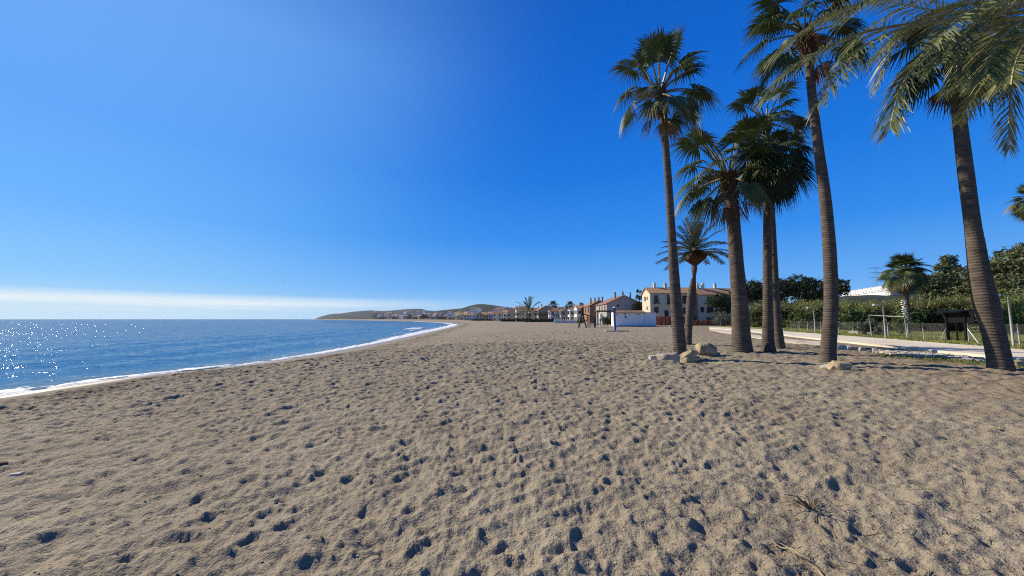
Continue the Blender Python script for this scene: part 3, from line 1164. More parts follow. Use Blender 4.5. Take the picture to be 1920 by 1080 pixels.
def fan_palm(label, Y, tr, crown, nleaf, kind, seed, size=1.0, elmin=-62, elmax=85, dead=4, group=None, old=0.12, ground=0.0, boots=1.1, step=0.075, fruits=0, up=1.0):
    """tr: (px, py, width in px) of the trunk from the ground up at distance Y; crown = number of leaves or explicit (az, el, size)"""
    W = []
    for px, py, w in tr:
        p = at(px, py, Y)
        W.append((p.x, p.y, p.z, w / 2 / F * Y))
    # set the foot into the ground
    b = W[0]
    W[0] = (b[0], b[1], ground - 0.15, b[3])
    loc = (b[0], b[1], ground)
    root = thing('fan_palm', label, 'palm tree', loc, 0, group)
    V, q_, spn = trunk_mesh(W, loc, seed, step=step)
    link('trunk', np_mesh('trunk', V, q_, M_trunk), root)
    top = Vector(spn[-1][:3]) - Vector(loc)
    axis = (Vector(spn[-1][:3]) - Vector(spn[-8][:3])).normalized()
    rad = spn[-1][3]
    r_ = random.Random(seed)
    # old leaf bases wrapped round the neck
    mb = MB()
    for i in range(int(46 * boots)):
        t = i / (46 * boots)
        an = i * 2.4
        c = top - axis * (boots * 0.85 * (1 - t)) + Vector((math.cos(an), math.sin(an), 0)) * rad * 0.9
        o_ = Vector((math.cos(an), math.sin(an), 0))
        mb.tube([c, c + o_ * 0.07 + axis * 0.12, c + o_ * 0.15 + axis * 0.27], [0.065, 0.05, 0.02], 5)
    mb.build('leaf_bases', M_boot, root)
    heart = top + axis * 0.1
    lv = []
    if isinstance(crown, (list, tuple)):
        lv = [(R(a), R(e), s * (up if e > 44 else 1.0)) for a, e, s in crown]
    for i in range(nleaf):
        t = (i + 0.5) / nleaf
        el = elmax + (elmin - elmax) * (t ** 0.9) + r_.uniform(-9, 9)
        lv.append((i * 2.399 + r_.uniform(-0.3, 0.3), R(el), r_.uniform(0.86, 1.12)))
    for i, (az, el, s) in enumerate(lv):
        kd = kind
        if math.degrees(el) < -35 and r_.random() < old * 2.2:
            kd = 'old'
        elif r_.random() < old * 0.5:
            kd = 'old'
        base = heart - axis * (0.45 * (1 - (math.degrees(el) + 70) / 160)) + Vector((math.sin(az), math.cos(az), 0)) * 0.1
        link('leaf', fan(kd, math.degrees(el), i), root, leaf_matrix(base, az, el, s * size, r_.uniform(-0.25, 0.25)))
    for i in range(dead):
        az = r_.uniform(0, 6.28)
        base = top - axis * r_.uniform(0.3, 0.7) + Vector((math.sin(az), math.cos(az), 0)) * 0.15
        link('dead_leaf', fan('dead', -70, i), root, leaf_matrix(base, az, R(r_.uniform(-80, -62)), size * r_.uniform(0.8, 1.1)))
    for i in range(fruits):
        az = r_.uniform(2.2, 4.6)
        mb = MB()
        c = top - axis * 0.35
        o_ = Vector((math.sin(az), math.cos(az), 0))
        pts = [c + o_ * (0.12 + 0.5 * t) + Vector((0, 0, 0.15 * math.sin(t * 2.2) - 0.75 * t * t)) for t in (0, 0.25, 0.5, 0.75, 1.0)]
        mb.tube(pts, [0.03, 0.025, 0.02, 0.015, 0.01], 5)
        for k in range(90):
            t = r_.uniform(0.25, 1.0)
            p = c + o_ * (0.12 + 0.5 * t) + Vector((0, 0, 0.15 * math.sin(t * 2.2) - 0.75 * t * t))
            d = Vector((r_.gauss(0, 1), r_.gauss(0, 1), r_.gauss(-0.4, 1))).normalized() * r_.uniform(0.03, 0.14)
            mb.box(p + d, (0.03, 0.03, 0.03), r_.random() * 3)
        mb.build('fruit_cluster', M_fruit, root)
    return root


# the tallest, leftmost fan palm in its nest of rocks; leaves set one by one after the photograph
# azimuth is clockwise from the view direction (90 = to the right), elevation, size
fan_palm('tall slender fan palm standing in the nest of yellow rocks', 16.4,
         [(1276, 669, 26), (1273.5, 640, 23), (1267, 560, 20), (1260, 450, 15.5), (1253, 340, 14), (1246, 250, 12), (1240, 200, 12), (1237, 170, 13)],
         [(-90, 52, 1.05), (-60, 68, 1.0), (20, 80, 1.15), (75, 62, 1.15), (92, 48, 0.95), (140, 72, 1.1), (-120, 75, 1.05), (200, 66, 1.0),
          (-92, 14, 0.98), (-95, -14, 0.95), (-140, 0, 0.8), (-60, -12, 0.9), (88, 22, 1.1), (70, 8, 1.1), (110, 4, 1.0), (95, -22, 0.95), (180, -28, 0.95), (150, -38, 0.9), (215, -30, 0.85), (10, 20, 1.0), (-20, 40, 1.0), (40, -14, 0.9)],
         0, 'green', 101, 1.2, up=1.25, dead=3, old=0.10, boots=1.5)
# thick-stemmed fan palm in the middle of the group
fan_palm('stout fan palm with the thickest trunk and one rusty hanging leaf', 19.2,
         [(1391, 657, 41), (1390, 640, 33), (1386, 560, 27), (1379, 470, 24), (1374, 400, 22.5), (1369, 360, 23), (1366, 328, 22)],
         [(-90, 30, 1.25), (-100, 5, 1.2), (-80, -8, 1.2), (-95, 52, 1.3), (-70, 66, 1.3), (-100, -32, 1.1), (-30, 70, 1.3), (60, 62, 1.3), (85, 50, 1.3), (100, 30, 1.2), (75, 25, 1.2), (170, 60, 1.2), (150, 40, 1.1), (200, 45, 1.1), (90, -5, 1.1), (110, -20, 1.0), (-140, 25, 1.1), (0, 35, 1.2), (30, 12, 1.1), (-30, 10, 1.1)],
         8, 'green', 103, 1.3, up=1.28, elmin=-45, elmax=40, dead=4, old=0.28, boots=1.6)
# dense dark one and its tall thin neighbour
fan_palm('fan palm with a dense shaggy dark crown between the stout palm and the leaning one', 19.2,
         [(1441, 658, 27), (1440, 640, 21), (1440, 585, 17), (1439, 480, 15), (1440, 380, 14.5), (1443, 330, 14), (1446, 292, 14)],
         None, 46, 'dark', 107, 1.08, elmin=-78, elmax=72, dead=9, old=0.06, boots=2.0)
fan_palm('thin fan palm whose crown rises just above the dense dark crown', 21.8,
         [(1462, 651, 20), (1460, 630, 15.5), (1456, 585, 13.5), (1451, 480, 11.5), (1445, 370, 11), (1438, 260, 10.5), (1436, 224, 11)],
         [(-85, 48, 1.15), (-50, 66, 1.25), (50, 72, 1.2), (88, 22, 1.15), (85, 52, 1.1), (160, 60, 1.1), (-120, 60, 1.1), (-95, 8, 1.0), (95, -14, 1.1), (180, 10, 1.0), (-150, 0, 1.0), (70, -20, 1.0), (0, 20, 1.0), (110, 2, 1.0), (-70, -15, 1.0)],
         4, 'green', 109, 1.15, up=1.15, elmin=-45, elmax=40, dead=2, old=0.1, boots=1.0)
# leaning palm with two stones at its foot
fan_palm('tall fan palm with two pale stones at its foot', 14.7,
         [(1552, 681, 29), (1553, 655, 24.5), (1558, 575, 22.5), (1556, 480, 21), (1547, 370, 19), (1535, 280, 16.5), (1525, 200, 15.5), (1518, 130, 14.5), (1514, 84, 15), (1511, 60, 15)],
         [(-90, 60, 1.1), (-95, 30, 1.1), (-85, 6, 1.05), (-100, -16, 1.0), (-75, -34, 1.0), (-60, 45, 1.0), (80, 50, 1.0), (95, 25, 1.0), (85, -2, 1.0), (150, 40, 1.0), (200, 30, 1.0), (-140, 20, 1.0), (0, 60, 1.0), (120, -20, 1.0), (20, 10, 1.0)],
         8, 'green', 113, 1.2, up=1.2, elmin=-40, elmax=85, dead=3, old=0.12, boots=1.4, fruits=3)
# rightmost fan palm, beside the gate
fan_palm('bowed fan palm on the verge in front of the black gate', 12.6,
         [(1877, 690, 35), (1873, 670, 32), (1862, 620, 31), (1849, 570, 34), (1837, 510, 29), (1825, 430, 23), (1813, 340, 22), (1802, 250, 20.5), (1795, 180, 20), (1790, 130, 20), (1786, 84, 20)],
         [(-90, 20, 1.15), (-95, -10, 1.15), (-85, -35, 1.1), (-70, -20, 1.1), (-80, 45, 1.1), (85, 20, 1.1), (95, -8, 1.1), (75, -18, 1.1), (100, -30, 1.0), (180, -48, 1.0), (200, -70, 1.0), (190, 10, 1.1), (150, -5, 1.1), (-140, -10, 1.1)],
         11, 'dark', 127, 1.15, elmin=-20, elmax=80, dead=3, old=0.05, boots=1.2, fruits=2)
# palm with a whitewashed stem beyond the fence
P9 = fan_palm('bushy fan palm with a whitewashed stem beyond the fence', 42,
              [(1702, 628, 10), (1701, 600, 9.5), (1699, 570, 9), (1697, 545, 10), (1695, 507, 10)],
              None, 60, 'stiff', 131, 1.3, elmin=-42, elmax=82, dead=9, old=0.1, boots=1.4, step=0.15)
# cut off by the right edge of the picture
fan_palm('tall fan palm half cut off at the right edge, above the trees', 36,
         [(1952, 640, 12), (1948, 560, 11), (1944, 460, 10), (1940, 390, 10), (1938, 372, 10)],
         None, 40, 'stiff', 137, 1.0, elmin=-75, elmax=75, dead=9, old=0.2, boots=1.4, step=0.15)
# whitewash patches on the stem beyond the fence
M_white = mat('whitewash', (0.72, 0.70, 0.64), 0.9, 0.2, 0.1, 4)
mb = MB()
for i in range(46):
    z = 0.25 + i * 0.075
    an = 3.9 + math.sin(i * 1.9) * 0.75
    pz = at(1700 - i * 0.06, 600, 42)
    c = Vector((pz.x - P9.location.x, pz.y - P9.location.y, z)) + Vector((math.cos(an), math.sin(an), 0)) * 0.275
    mb.box(c, (0.15, 0.05, 0.06 + 0.03 * random.random()), an + math.pi / 2, 0)
mb.build('whitewash', M_white, P9)


# ---- date palms
def frond_mesh(name, pts, n_leaf, ll, m_leaf, r0=0.05, droop=0.35, seed=1, wid=0.028, start=0.16, fwd=0.75, lift=0.35, org=None):
    """a feather leaf along a curve; leaflets in a loose V on both sides"""
    r_ = random.Random(seed)
    sp_ = smooth_path([tuple(p) for p in pts], 26)
    C = [Vector(p) for p in sp_]
    if org is not None:
        C = [p - org for p in C]
    mb = MB()
    mb.tube(C, [r0 * (1 - 0.86 * i / 25) for i in range(26)], 6, 1)
    g = Vector((0, 0, -1))
    for i in range(n_leaf):
        t = start + (1 - start) * (i + 0.5) / n_leaf
        u = t * 25
        k = min(int(u), 24)
        p = C[k].lerp(C[k + 1], u - k)
        T = (C[k + 1] - C[k]).normalized()
        side = T.cross(Vector((0, 0, 1)))
        if side.length < 0.2:
            side = T.cross(Vector((0, 1, 0)))
        side.normalize()
        N_ = side.cross(T).normalized()
        if N_.z < 0:
            N_ = -N_
        for s in (-1, 1):
            ln = ll * (0.45 + 0.55 * math.sin(math.pi * min(1, 0.18 + 0.72 * (1 - t) + 0.12))) * r_.uniform(0.82, 1.12)
            if t > 0.85:
                ln *= 1 - 0.45 * (t - 0.85) / 0.15
            f = fwd + 0.5 * t + r_.uniform(-0.25, 0.25)
            d = (side * s + T * f + N_ * (lift * r_.uniform(0.1, 1.6) - 0.1)).normalized()
            w = wid * r_.uniform(0.8, 1.15)
            dr = droop * r_.uniform(0.5, 1.5)
            q0 = p
            q1 = p + d * ln * 0.5 + g * dr * ln * 0.14
            q2 = p + d * ln + g * dr * ln * 0.6
            a = d.cross(N_).normalized()
            a = (a + N_ * r_.uniform(-1.1, 1.1)).normalized()
            mb.face([q0 - a * w * 0.3, q0 + a * w * 0.3, q1 + a * w * 0.5, q1 - a * w * 0.5])
            mb.face([q1 - a * w * 0.5, q1 + a * w * 0.5, q2 + a * 0.003, q2 - a * 0.003])
    return mb.mesh(name, [m_leaf, M_rach])


def big_date_palm():
    Yc = 7.2
    heart = at(2040, 10, Yc)
    loc = Vector((heart.x + 0.15, heart.y, 0))
    root = thing('date_palm', 'date palm at the right edge with long drooping feather fronds over the view', 'palm tree', loc)
    V, q_, spn = trunk_mesh([(loc.x, loc.y, -0.2, 0.34), (loc.x, loc.y, 1.0, 0.26), (loc.x - 0.05, loc.y, 4.0, 0.24), (heart.x, heart.y, heart.z - 0.15, 0.25)], loc, 55, 20, 0.05, 0.1)
    link('trunk', np_mesh('trunk', V, q_, M_trunk), root)
    mb = MB()
    for i in range(70):
        an = i * 2.4
        o_ = Vector((math.cos(an), math.sin(an), 0))
        c = heart - loc + Vector((0, 0, -1.4 + i * 0.02)) + o_ * 0.22
        mb.tube([c, c + o_ * 0.1 + Vector((0, 0, 0.16)), c + o_ * 0.2 + Vector((0, 0, 0.34))], [0.08, 0.06, 0.03], 5)
    mb.build('leaf_bases', M_boot, root)
    # fronds after the photograph: points in the picture with their distance
    fr = [
        ([(1914, 34, 7.0), (1774, 38, 6.9), (1640, 56, 6.8), (1549, 88, 6.7), (1478, 132, 6.7), (1438, 176, 6.75)], 0.46),
        ([(1930, -40, 7.3), (1745, -14, 7.4), (1619, 6, 7.4), (1549, 31, 7.4), (1490, 70, 7.4), (1432, 122, 7.5)], 0.46),
        ([(1920, 8, 6.8), (1802, 31, 6.6), (1680, 58, 6.4), (1610, 95, 6.3), (1566, 150, 6.2), (1534, 196, 6.2)], 0.42),
        ([(1925, 50, 7.0), (1830, 62, 6.8), (1752, 92, 6.7), (1700, 146, 6.6), (1679, 197, 6.6), (1669, 240, 6.6)], 0.44),
        ([(1940, 40, 7.6), (1860, 52, 7.9), (1818, 84, 8.0), (1800, 120, 8.1), (1792, 150, 8.1)], 0.46),
        ([(1960, 50, 6.9), (1925, 80, 6.7), (1902, 127, 6.6), (1893, 205, 6.6), (1892, 280, 6.6)], 0.30),
        ([(1930, 0, 7.9), (1800, 10, 8.3), (1720, 40, 8.5), (1670, 95, 8.6), (1645, 158, 8.7)], 0.46),
        ([(1950, -60, 7.0), (1850, -60, 6.8), (1740, -40, 6.6), (1640, -8, 6.5), (1580, 30, 6.5)], 0.46),
        ([(1960, -20, 6.6), (1880, 0, 6.2), (1820, 20, 5.95), (1780, 50, 5.8), (1752, 84, 5.75)], 0.40),
        ([(1950, 60, 7.7), (1912, 95, 8.0), (1890, 130, 8.1), (1878, 165, 8.1)], 0.40),
        ([(1960, -90, 7.5), (1900, -170, 7.8), (1800, -210, 8.0), (1680, -190, 8.2), (1590, -130, 8.3)], 0.46),
        ([(1975, -20, 7.4), (1905, 12, 7.7), (1850, 18, 7.9), (1780, 22, 8.0), (1700, 10, 8.1), (1620, -10, 8.2)], 0.46),
    ]
    fr += [
        ([(1975, 30, 6.7), (1900, 22, 6.4), (1840, 40, 6.2), (1790, 78, 6.1), (1760, 120, 6.05)], 0.44),
        ([(1985, 0, 7.6), (1900, -10, 7.9), (1820, 0, 8.1), (1740, 26, 8.2), (1680, 66, 8.3), (1640, 112, 8.3)], 0.46),
        ([(1970, -40, 7.8), (1890, -38, 8.2), (1800, -22, 8.5), (1700, 10, 8.7), (1620, 60, 8.8), (1575, 112, 8.9)], 0.46),
        ([(1985, 40, 7.6), (1930, 62, 8.0), (1880, 84, 8.3), (1846, 116, 8.4), (1830, 150, 8.4)], 0.42),
        ([(1990, 20, 6.6), (1935, 30, 6.2), (1890, 60, 5.95), (1862, 100, 5.85), (1850, 140, 5.8)], 0.40),
    ]
    for i, (pl, ll) in enumerate(fr):
        pts = [heart + Vector((random.uniform(-0.1, 0.1), random.uniform(-0.1, 0.1), 0))] + [at(*p) for p in pl]
        link('frond', frond_mesh('frond', pts, 104, ll + 0.07, M_date, 0.040, 0.6, 300 + i, 0.023, 0.2, org=loc), root)
    # the far side of the crown, out of the picture
    for i in range(10):
        az = R(20 + i * 16)
        el = random.uniform(0.1, 0.9)
        d = Vector((math.sin(az), math.cos(az) * (-1 if i % 2 else 1), 0))
        pts = [heart + d * (4.2 * t * (1 - 0.15 * t)) + Vector((0, 0, 4.0 * t * el - 4.4 * t * t * (0.35 + 0.3 * el))) for t in (0, 0.25, 0.5, 0.75, 1.0)]
        link('frond', frond_mesh('frond', pts, 60, 0.44, M_date, 0.045, 0.5, 340 + i, 0.034, 0.2, org=loc), root)


big_date_palm()

DATE_FR = []


def small_frond(el, seed, L_=2.6, bend=0.55, n=46):
    e = R(el)
    pts = []
    for t in (0, 0.25, 0.5, 0.75, 1.0):
        a = e - bend * t * 1.25
        if t == 0:
            pts.append(Vector((0, 0, 0)))
        else:
            pts.append(pts[-1] + Vector((math.cos(a), 0, math.sin(a))) * L_ * 0.25)
    return frond_mesh('frond', pts, 70, 0.42, M_date_s, 0.035, 0.4, seed, 0.030, 0.18)


for i, el in enumerate((82, 62, 42, 24, 4)):
    DATE_FR.append(small_frond(el, 500 + i, bend=(0.25, 0.5, 0.7, 0.65, 0.5)[i]))


def date_palm(label, Y, tr, nf, seed, size, bulb, ground=0.0, group=None):
    W = []
    for px, py, w in tr:
        p = at(px, py, Y)
        W.append((p.x, p.y, p.z, w / 2 / F * Y))
    b = W[0]
    W[0] = (b[0], b[1], ground - 0.15, b[3])
    loc = (b[0], b[1], ground)
    root = thing('date_palm', label, 'palm tree', loc, 0, group)
    V, q_, spn = trunk_mesh(W, loc, seed, 18, 0.06, 0.09)
    link('trunk', np_mesh('trunk', V, q_, M_trunk), root)
    top = Vector(spn[-1][:3]) - Vector(loc)
    r_ = random.Random(seed)
    # the shaggy "pineapple" of cut leaf bases
    mb = MB()
    br, bh = bulb
    for i in range(150):
        t = i / 150
        an = i * 2.399
        rr_ = br * math.sin(math.pi * (0.12 + 0.80 * t)) * 0.8
        o_ = Vector((math.cos(an), math.sin(an), 0))
        c = top + Vector((0, 0, -0.1 + bh * t)) + o_ * rr_ * 0.6
        mb.tube([c, c + o_ * rr_ * 0.35 + Vector((0, 0, 0.06)), c + o_ * rr_ * 0.62 + Vector((0, 0, 0.15))], [0.10, 0.08, 0.03], 5)
    mb.build('leaf_bases', M_boot, root)
    heart = top + Vector((0, 0, bh * 0.75))
    for i in range(nf):
        t = (i + 0.5) / nf
        k = min(4, int(t * 5))
        az = i * 2.399 + r_.uniform(-0.2, 0.2)
        s = size * r_.uniform(0.88, 1.1)
        m = Matrix.Translation(heart) @ Matrix.Rotation(az, 4, 'Z') @ Matrix.Rotation(r_.uniform(-0.15, 0.1), 4, 'Y') @ Matrix.Scale(s, 4)
        link('frond', DATE_FR[k], root, m)
    return root


date_palm('short date palm with a pinched neck and bulbous head behind the tallest palm', 25.2,
          [(1290, 650, 13), (1291, 620, 13), (1294, 580, 16), (1297, 550, 16), (1300, 525, 9), (1301.5, 518, 6.5), (1302, 508, 9), (1303, 492, 10)], 44, 601, 0.9, (0.78, 0.85))

# ------------------------------------------------------------------ rocks
M_rock = mat('sandstone', (0.27, 0.21, 0.12), 0.9, 0.2, 0.3, 3.0, 1.0, 9, c2=(0.52, 0.43, 0.27), detail=7)
M_rock2 = mat('grey_stone', (0.27, 0.235, 0.185), 0.9, 0.2, 0.3, 3.0, 0.6, 9, c2=(0.42, 0.37, 0.29), detail=7)
M_lime = mat('limestone', (0.42, 0.385, 0.31), 0.9, 0.2, 0.25, 4.0, 0.5, 12, c2=(0.60, 0.56, 0.46), detail=6)


def rock(label, loc, size, seed, m, rz=0.0, blocky=0.5, tilt=0.0, group=None, cuts=15, sub=4):
    r_ = random.Random(seed)
    bm = bmesh.new()
    bmesh.ops.create_icosphere(bm, subdivisions=sub, radius=1.0)
    planes = []
    for i in range(cuts):
        n = Vector((r_.gauss(0, 1), r_.gauss(0, 1), r_.gauss(0.1, 0.8))).normalized()
        planes.append((n, r_.uniform(0.62, 0.86)))
    if blocky:
        for n in ((1, 0, 0), (-1, 0, 0), (0, 1, 0), (0, -1, 0), (0, 0, 1)):
            nn = (Vector(n) + Vector((r_.uniform(-0.25, 0.25), r_.uniform(-0.25, 0.25), r_.uniform(-0.2, 0.2)))).normalized()
            planes.append((nn, 0.74 - 0.2 * blocky + r_.uniform(-0.05, 0.05)))
    off = r_.random() * 50
    for v in bm.verts:
        p = v.co.copy()
        for n, d in planes:
            k = p.dot(n)
            if k > d:
                p = p - n * (k - d) * 0.93
        nz = float(fbm(np.array([p.x * 2.3 + off]), np.array([p.y * 2.3 + p.z * 1.9 + off]), seed % 97, 4)[0]) - 0.5
        v.co = p * (1 + 0.26 * nz)
    mn = min(v.co.z for v in bm.verts)
    mx_ = max(v.co.z for v in bm.verts)
    wx_ = max(abs(v.co.x) for v in bm.verts)
    wy_ = max(abs(v.co.y) for v in bm.verts)
    for v in bm.verts:
        v.co = Vector((v.co.x / wx_ * size[0] / 2, v.co.y / wy_ * size[1] / 2, (v.co.z - mn) / (mx_ - mn) * size[2] * 1.25 - size[2] * 0.25))
    rot = Matrix.Rotation(tilt, 3, 'Y')
    for v in bm.verts:
        v.co = rot @ v.co
    me = bpy.data.meshes.new('rock')
    bm.to_mesh(me)
    bm.free()
    me.materials.append(m)
    o = link('rock', me)
    o.location = loc
    o.rotation_euler = (0, 0, rz)
    return tag(o, label, 'rock', group)


def rock_px(label, px, py, wpx, hpx, seed, m, Y=None, dz=-0.03, **k):
    p = gp(px, py)
    sc = p.y / F
    return rock(label, (p.x, p.y, gz(p.x, p.y) + dz), (wpx * sc, wpx * sc * k.pop('deep', 0.8), hpx * sc), seed, m, **k)


G_ROCK = 'rocks round the tallest palm'
rock_px('small round pale rock at the left end of the nest', 1226, 672, 19, 14, 1, M_lime, group=G_ROCK, blocky=0.1)
rock_px('broad low grey rock just left of the tallest palm', 1254, 676, 42, 24, 2, M_rock2, group=G_ROCK, blocky=0.2)
rock_px('smooth yellow block just right of the tallest palm', 1289, 673, 29, 22, 3, M_rock, rz=0.5, group=G_ROCK, blocky=0.8, tilt=-0.25)
rock_px('largest yellow boulder, tilted, at the right end of the nest', 1320, 664, 38, 26, 4, M_rock, rz=-0.2, group=G_ROCK, blocky=0.35, tilt=0.3)
rock_px('low pale stone wedged between the two yellow blocks', 1304, 671, 16, 9, 61, M_rock, group=G_ROCK, blocky=0.5)
rock_px('small jagged grey stone in front of the broad low grey rock', 1240, 678, 15, 8, 62, M_rock2, group=G_ROCK, blocky=0.5)
rock_px('small angular yellow stone right of the largest yellow boulder', 1343, 664, 12, 8, 63, M_rock, group=G_ROCK, blocky=0.6)
rock_px('small dark grey stone behind the low pale wedged stone', 1300, 664, 15, 13, 64, M_rock2, group=G_ROCK, blocky=0.4)
rock_px('tiny pale stone at the far left of the nest', 1216, 674, 9, 6, 65, M_lime, group=G_ROCK, blocky=0.3)
rock_px('small flat stone behind the tallest palm', 1243, 666, 15, 8, 5, M_rock2, group=G_ROCK, blocky=0.3)
rock_px('small pale stone left at the foot of the right tall palm', 1550, 688, 22, 10, 6, M_lime, group='stones at the foot of the right tall palm', blocky=0.2)
rock_px('large dark sided stone right at the foot of the right tall palm', 1574, 690, 40, 17, 7, M_rock, group='stones at the foot of the right tall palm', blocky=0.2)
ST = [(1577, 654, 19, 11, 'big white squared block right of the tall palm with two stones'), (1595, 653.5, 13, 8, 'white block lying beside the big white squared block'), (1617, 657, 13, 9, 'pale rounded stone left of a dark gap in the path edging'),
      (1641, 660, 10, 10, 'upright pale block right of a dark gap in the path edging'), (1664, 663, 26, 6, 'long low pale slab in the path edging'), (1696, 667, 26, 6, 'flat cream slab in the path edging below the goal frame'),
      (1722, 670.5, 14, 5, 'small grey stone in the path edging'), (1766, 672.5, 22, 7, 'cream stone edging the path left of the gate'), (1800, 675, 27, 7, 'bright yellow stone edging the path below the gate'),
      (1840, 677, 34, 6, 'thin white slab edging the path, touching the bowed palm'), (1908, 687, 30, 13, 'yellow boulder right of the foot of the bowed palm'), (1918, 680, 20, 8, 'pale stone cut by the right edge behind the yellow boulder'),
      (1500, 641.5, 18, 5, 'flat pale stone at the near end of the narrow paving'), (1477, 637.5, 10, 4, 'small pale stone beside the thin palm')]
for i, (px, py, w, h, lb) in enumerate(ST):
    rock_px(lb, px, py, w, h, 30 + i, M_rock if 'yellow' in lb or 'cream' in lb else M_lime, group='stones edging the path', blocky=0.6, deep=0.6, sub=3)
rock_px('lone pale stone on the sand near the terracotta fence', 1258, 613.5, 6, 4, 60, M_lime, blocky=0.2, sub=3)
# rubble below the path edge
mb = MB()
for i in range(420):
    t = random.random()
    p = gp(1640 + 200 * t, 657.5 + 16.5 * t + random.gauss(1.5, 1.6))
    s = random.uniform(0.04, 0.14)
    mb.box((p.x, p.y, 0.03), (s * 1.4, s, s), random.random() * 3, 0, Matrix.Rotation(random.uniform(-0.5, 0.5), 3, 'X'))
tag(mb.build('rubble', M_lime), 'broken pale stones spilled along the path edge', kind='stuff')


# ------------------------------------------------------------------ plants
M_leaf_pine = mat('pine_needles', (0.022, 0.034, 0.014), 0.7, 0.2, 0.35, 0.6, c2=(0.055, 0.070, 0.028), trans=0.08)
M_leaf_euc = mat('dusty_leaves', (0.065, 0.085, 0.034), 0.7, 0.2, 0.35, 0.6, c2=(0.165, 0.18, 0.085), trans=0.1)
M_leaf_reed = mat('reed_leaves', (0.12, 0.15, 0.036), 0.6, 0.3, 0.35, 0.5, c2=(0.31, 0.31, 0.11), trans=0.18)
M_leaf_green = mat('green_leaves', (0.055, 0.095, 0.022), 0.6, 0.3, 0.35, 0.5, c2=(0.15, 0.20, 0.055), trans=0.15)
M_leaf_grey = mat('silver_leaves', (0.10, 0.12, 0.085), 0.7, 0.2, 0.3, 0.8, c2=(0.19, 0.20, 0.15), trans=0.1)
M_bark = mat('bark', (0.085, 0.065, 0.05), 0.95, 0.1, 0.3, 3, 0.5)
M_cane = mat('reed_canes', (0.20, 0.17, 0.08), 0.8, 0.2, 0.3, 2)


def leaf_cloud(blobs, n, size, seed, squash=1.0, narrow=0.5):
    """leaf-sized faces in clumps through the volume of several rough balls"""
    r_ = np.random.default_rng(seed)
    V, Q_ = [], []
    w = np.array([b[3] ** 2 for b in blobs])
    w = w / w.sum()
    cnt = (w * n).astype(int)
    for (bx, by, bz, br), c in zip(blobs, cnt):
        nclump = max(3, c // 14)
        d = r_.normal(size=(nclump, 3))
        d /= np.linalg.norm(d, axis=1)[:, None]
        rad = br * r_.uniform(0.45, 1.0, nclump) ** 0.55
        cc = d * rad[:, None] * np.array([1, 1, squash]) + np.array([bx, by, bz])
        for k in range(c):
            o = cc[k % nclump] + r_.normal(0, br * 0.10 + size * 0.35, 3)
            a = r_.normal(size=3)
            a /= np.linalg.norm(a)
            b = r_.normal(size=3)
            b -= a * a.dot(b)
            b /= np.linalg.norm(b)
            s = size * r_.uniform(0.6, 1.3)
            i = len(V)
            V += [o - a * s, o + b * s * narrow, o + a * s, o - b * s * narrow]
            Q_.append((i, i + 1, i + 2, i + 3))
    return V, Q_


def tree(name, label, cat, loc, blobs, n, size, m, trunk, seed, group=None, limbs=True, squash=0.85, sc=1.0):
    root = thing(name, label, cat, loc, 0, group)
    V, q_ = leaf_cloud(blobs, n, size, seed, squash)
    link('crown', np_mesh('crown', V, q_, m, False), root)
    mb = MB()
    h = blobs[0][2]
    mb.tube([(0, 0, -0.3), (0.06, 0.02, h * 0.35), (blobs[0][0] * 0.5, blobs[0][1] * 0.5, h * 0.7), (blobs[0][0], blobs[0][1], h)], [trunk, trunk * 0.8, trunk * 0.6, trunk * 0.25], 8)
    if limbs:
        for b in blobs[1:]:
            z0 = h * random.uniform(0.35, 0.6)
            mb.tube([(0.05, 0.02, z0), (b[0] * 0.5, b[1] * 0.5, (z0 + b[2]) * 0.52), (b[0], b[1], b[2])], [trunk * 0.45, trunk * 0.32, trunk * 0.1], 6)
    mb.build('trunk', M_bark, root, True)
    root.scale = (sc, sc, sc)
    return root


def blobs_round(h, r, seed, n=6, flat=0.6):
    r_ = random.Random(seed)
    out = [(0, 0, h - r * 0.75, r * 0.8)]
    for i in range(n):
        a = i * 2.4 + r_.uniform(-0.4, 0.4)
        rr_ = r * r_.uniform(0.45, 0.85)
        out.append((math.cos(a) * rr_, math.sin(a) * rr_, h - r * r_.uniform(0.5, 1.7) * flat - 0.15 * r, r * r_.uniform(0.38, 0.62)))
    return out


def ground_at(px, Y):
    return Vector(((px - 960) / F * CP * Y, Y, 0.0))


def top_z(py, Y):
    return at(960, py, Y).z


# pines behind the reeds (px centre, px top, distance, half width in px, label)
PINES = [(1412, 524, 92, 17, 'reddish topped pine just right of the stout palm trunk'), (1428, 528, 98, 16, 'dark pine seen between the stout palm and the dense crowned one'),
         (1472, 520, 90, 22, 'broad dark pine just right of the thin palm trunk'), (1500, 515, 88, 24, 'tallest round dark pine between the thin palm and the right tall palm'),
         (1530, 524, 94, 24, 'dark pine touching the left side of the right tall palm'), (1566, 518, 86, 18, 'dark pine half hidden behind the right tall palm'),
         (1352, 549, 88, 20, 'dark bushy tree in front of the right beige house'), (1388, 540, 100, 15, 'dark tree behind the stout palm trunk')]
for i, (px, py, Y, hw, lb) in enumerate(PINES):
    g_ = ground_at(px, Y)
    h, r = top_z(py, Y), hw / F * Y
    tree('pine_tree', lb, 'tree', g_, [(a, b, c, d) for a, b, c, d in blobs_round(h, max(r, h * 0.24), 700 + i, 7, 1.1)], 3300, 0.26, M_leaf_pine, 0.28, 800 + i, 'pines behind the reeds')
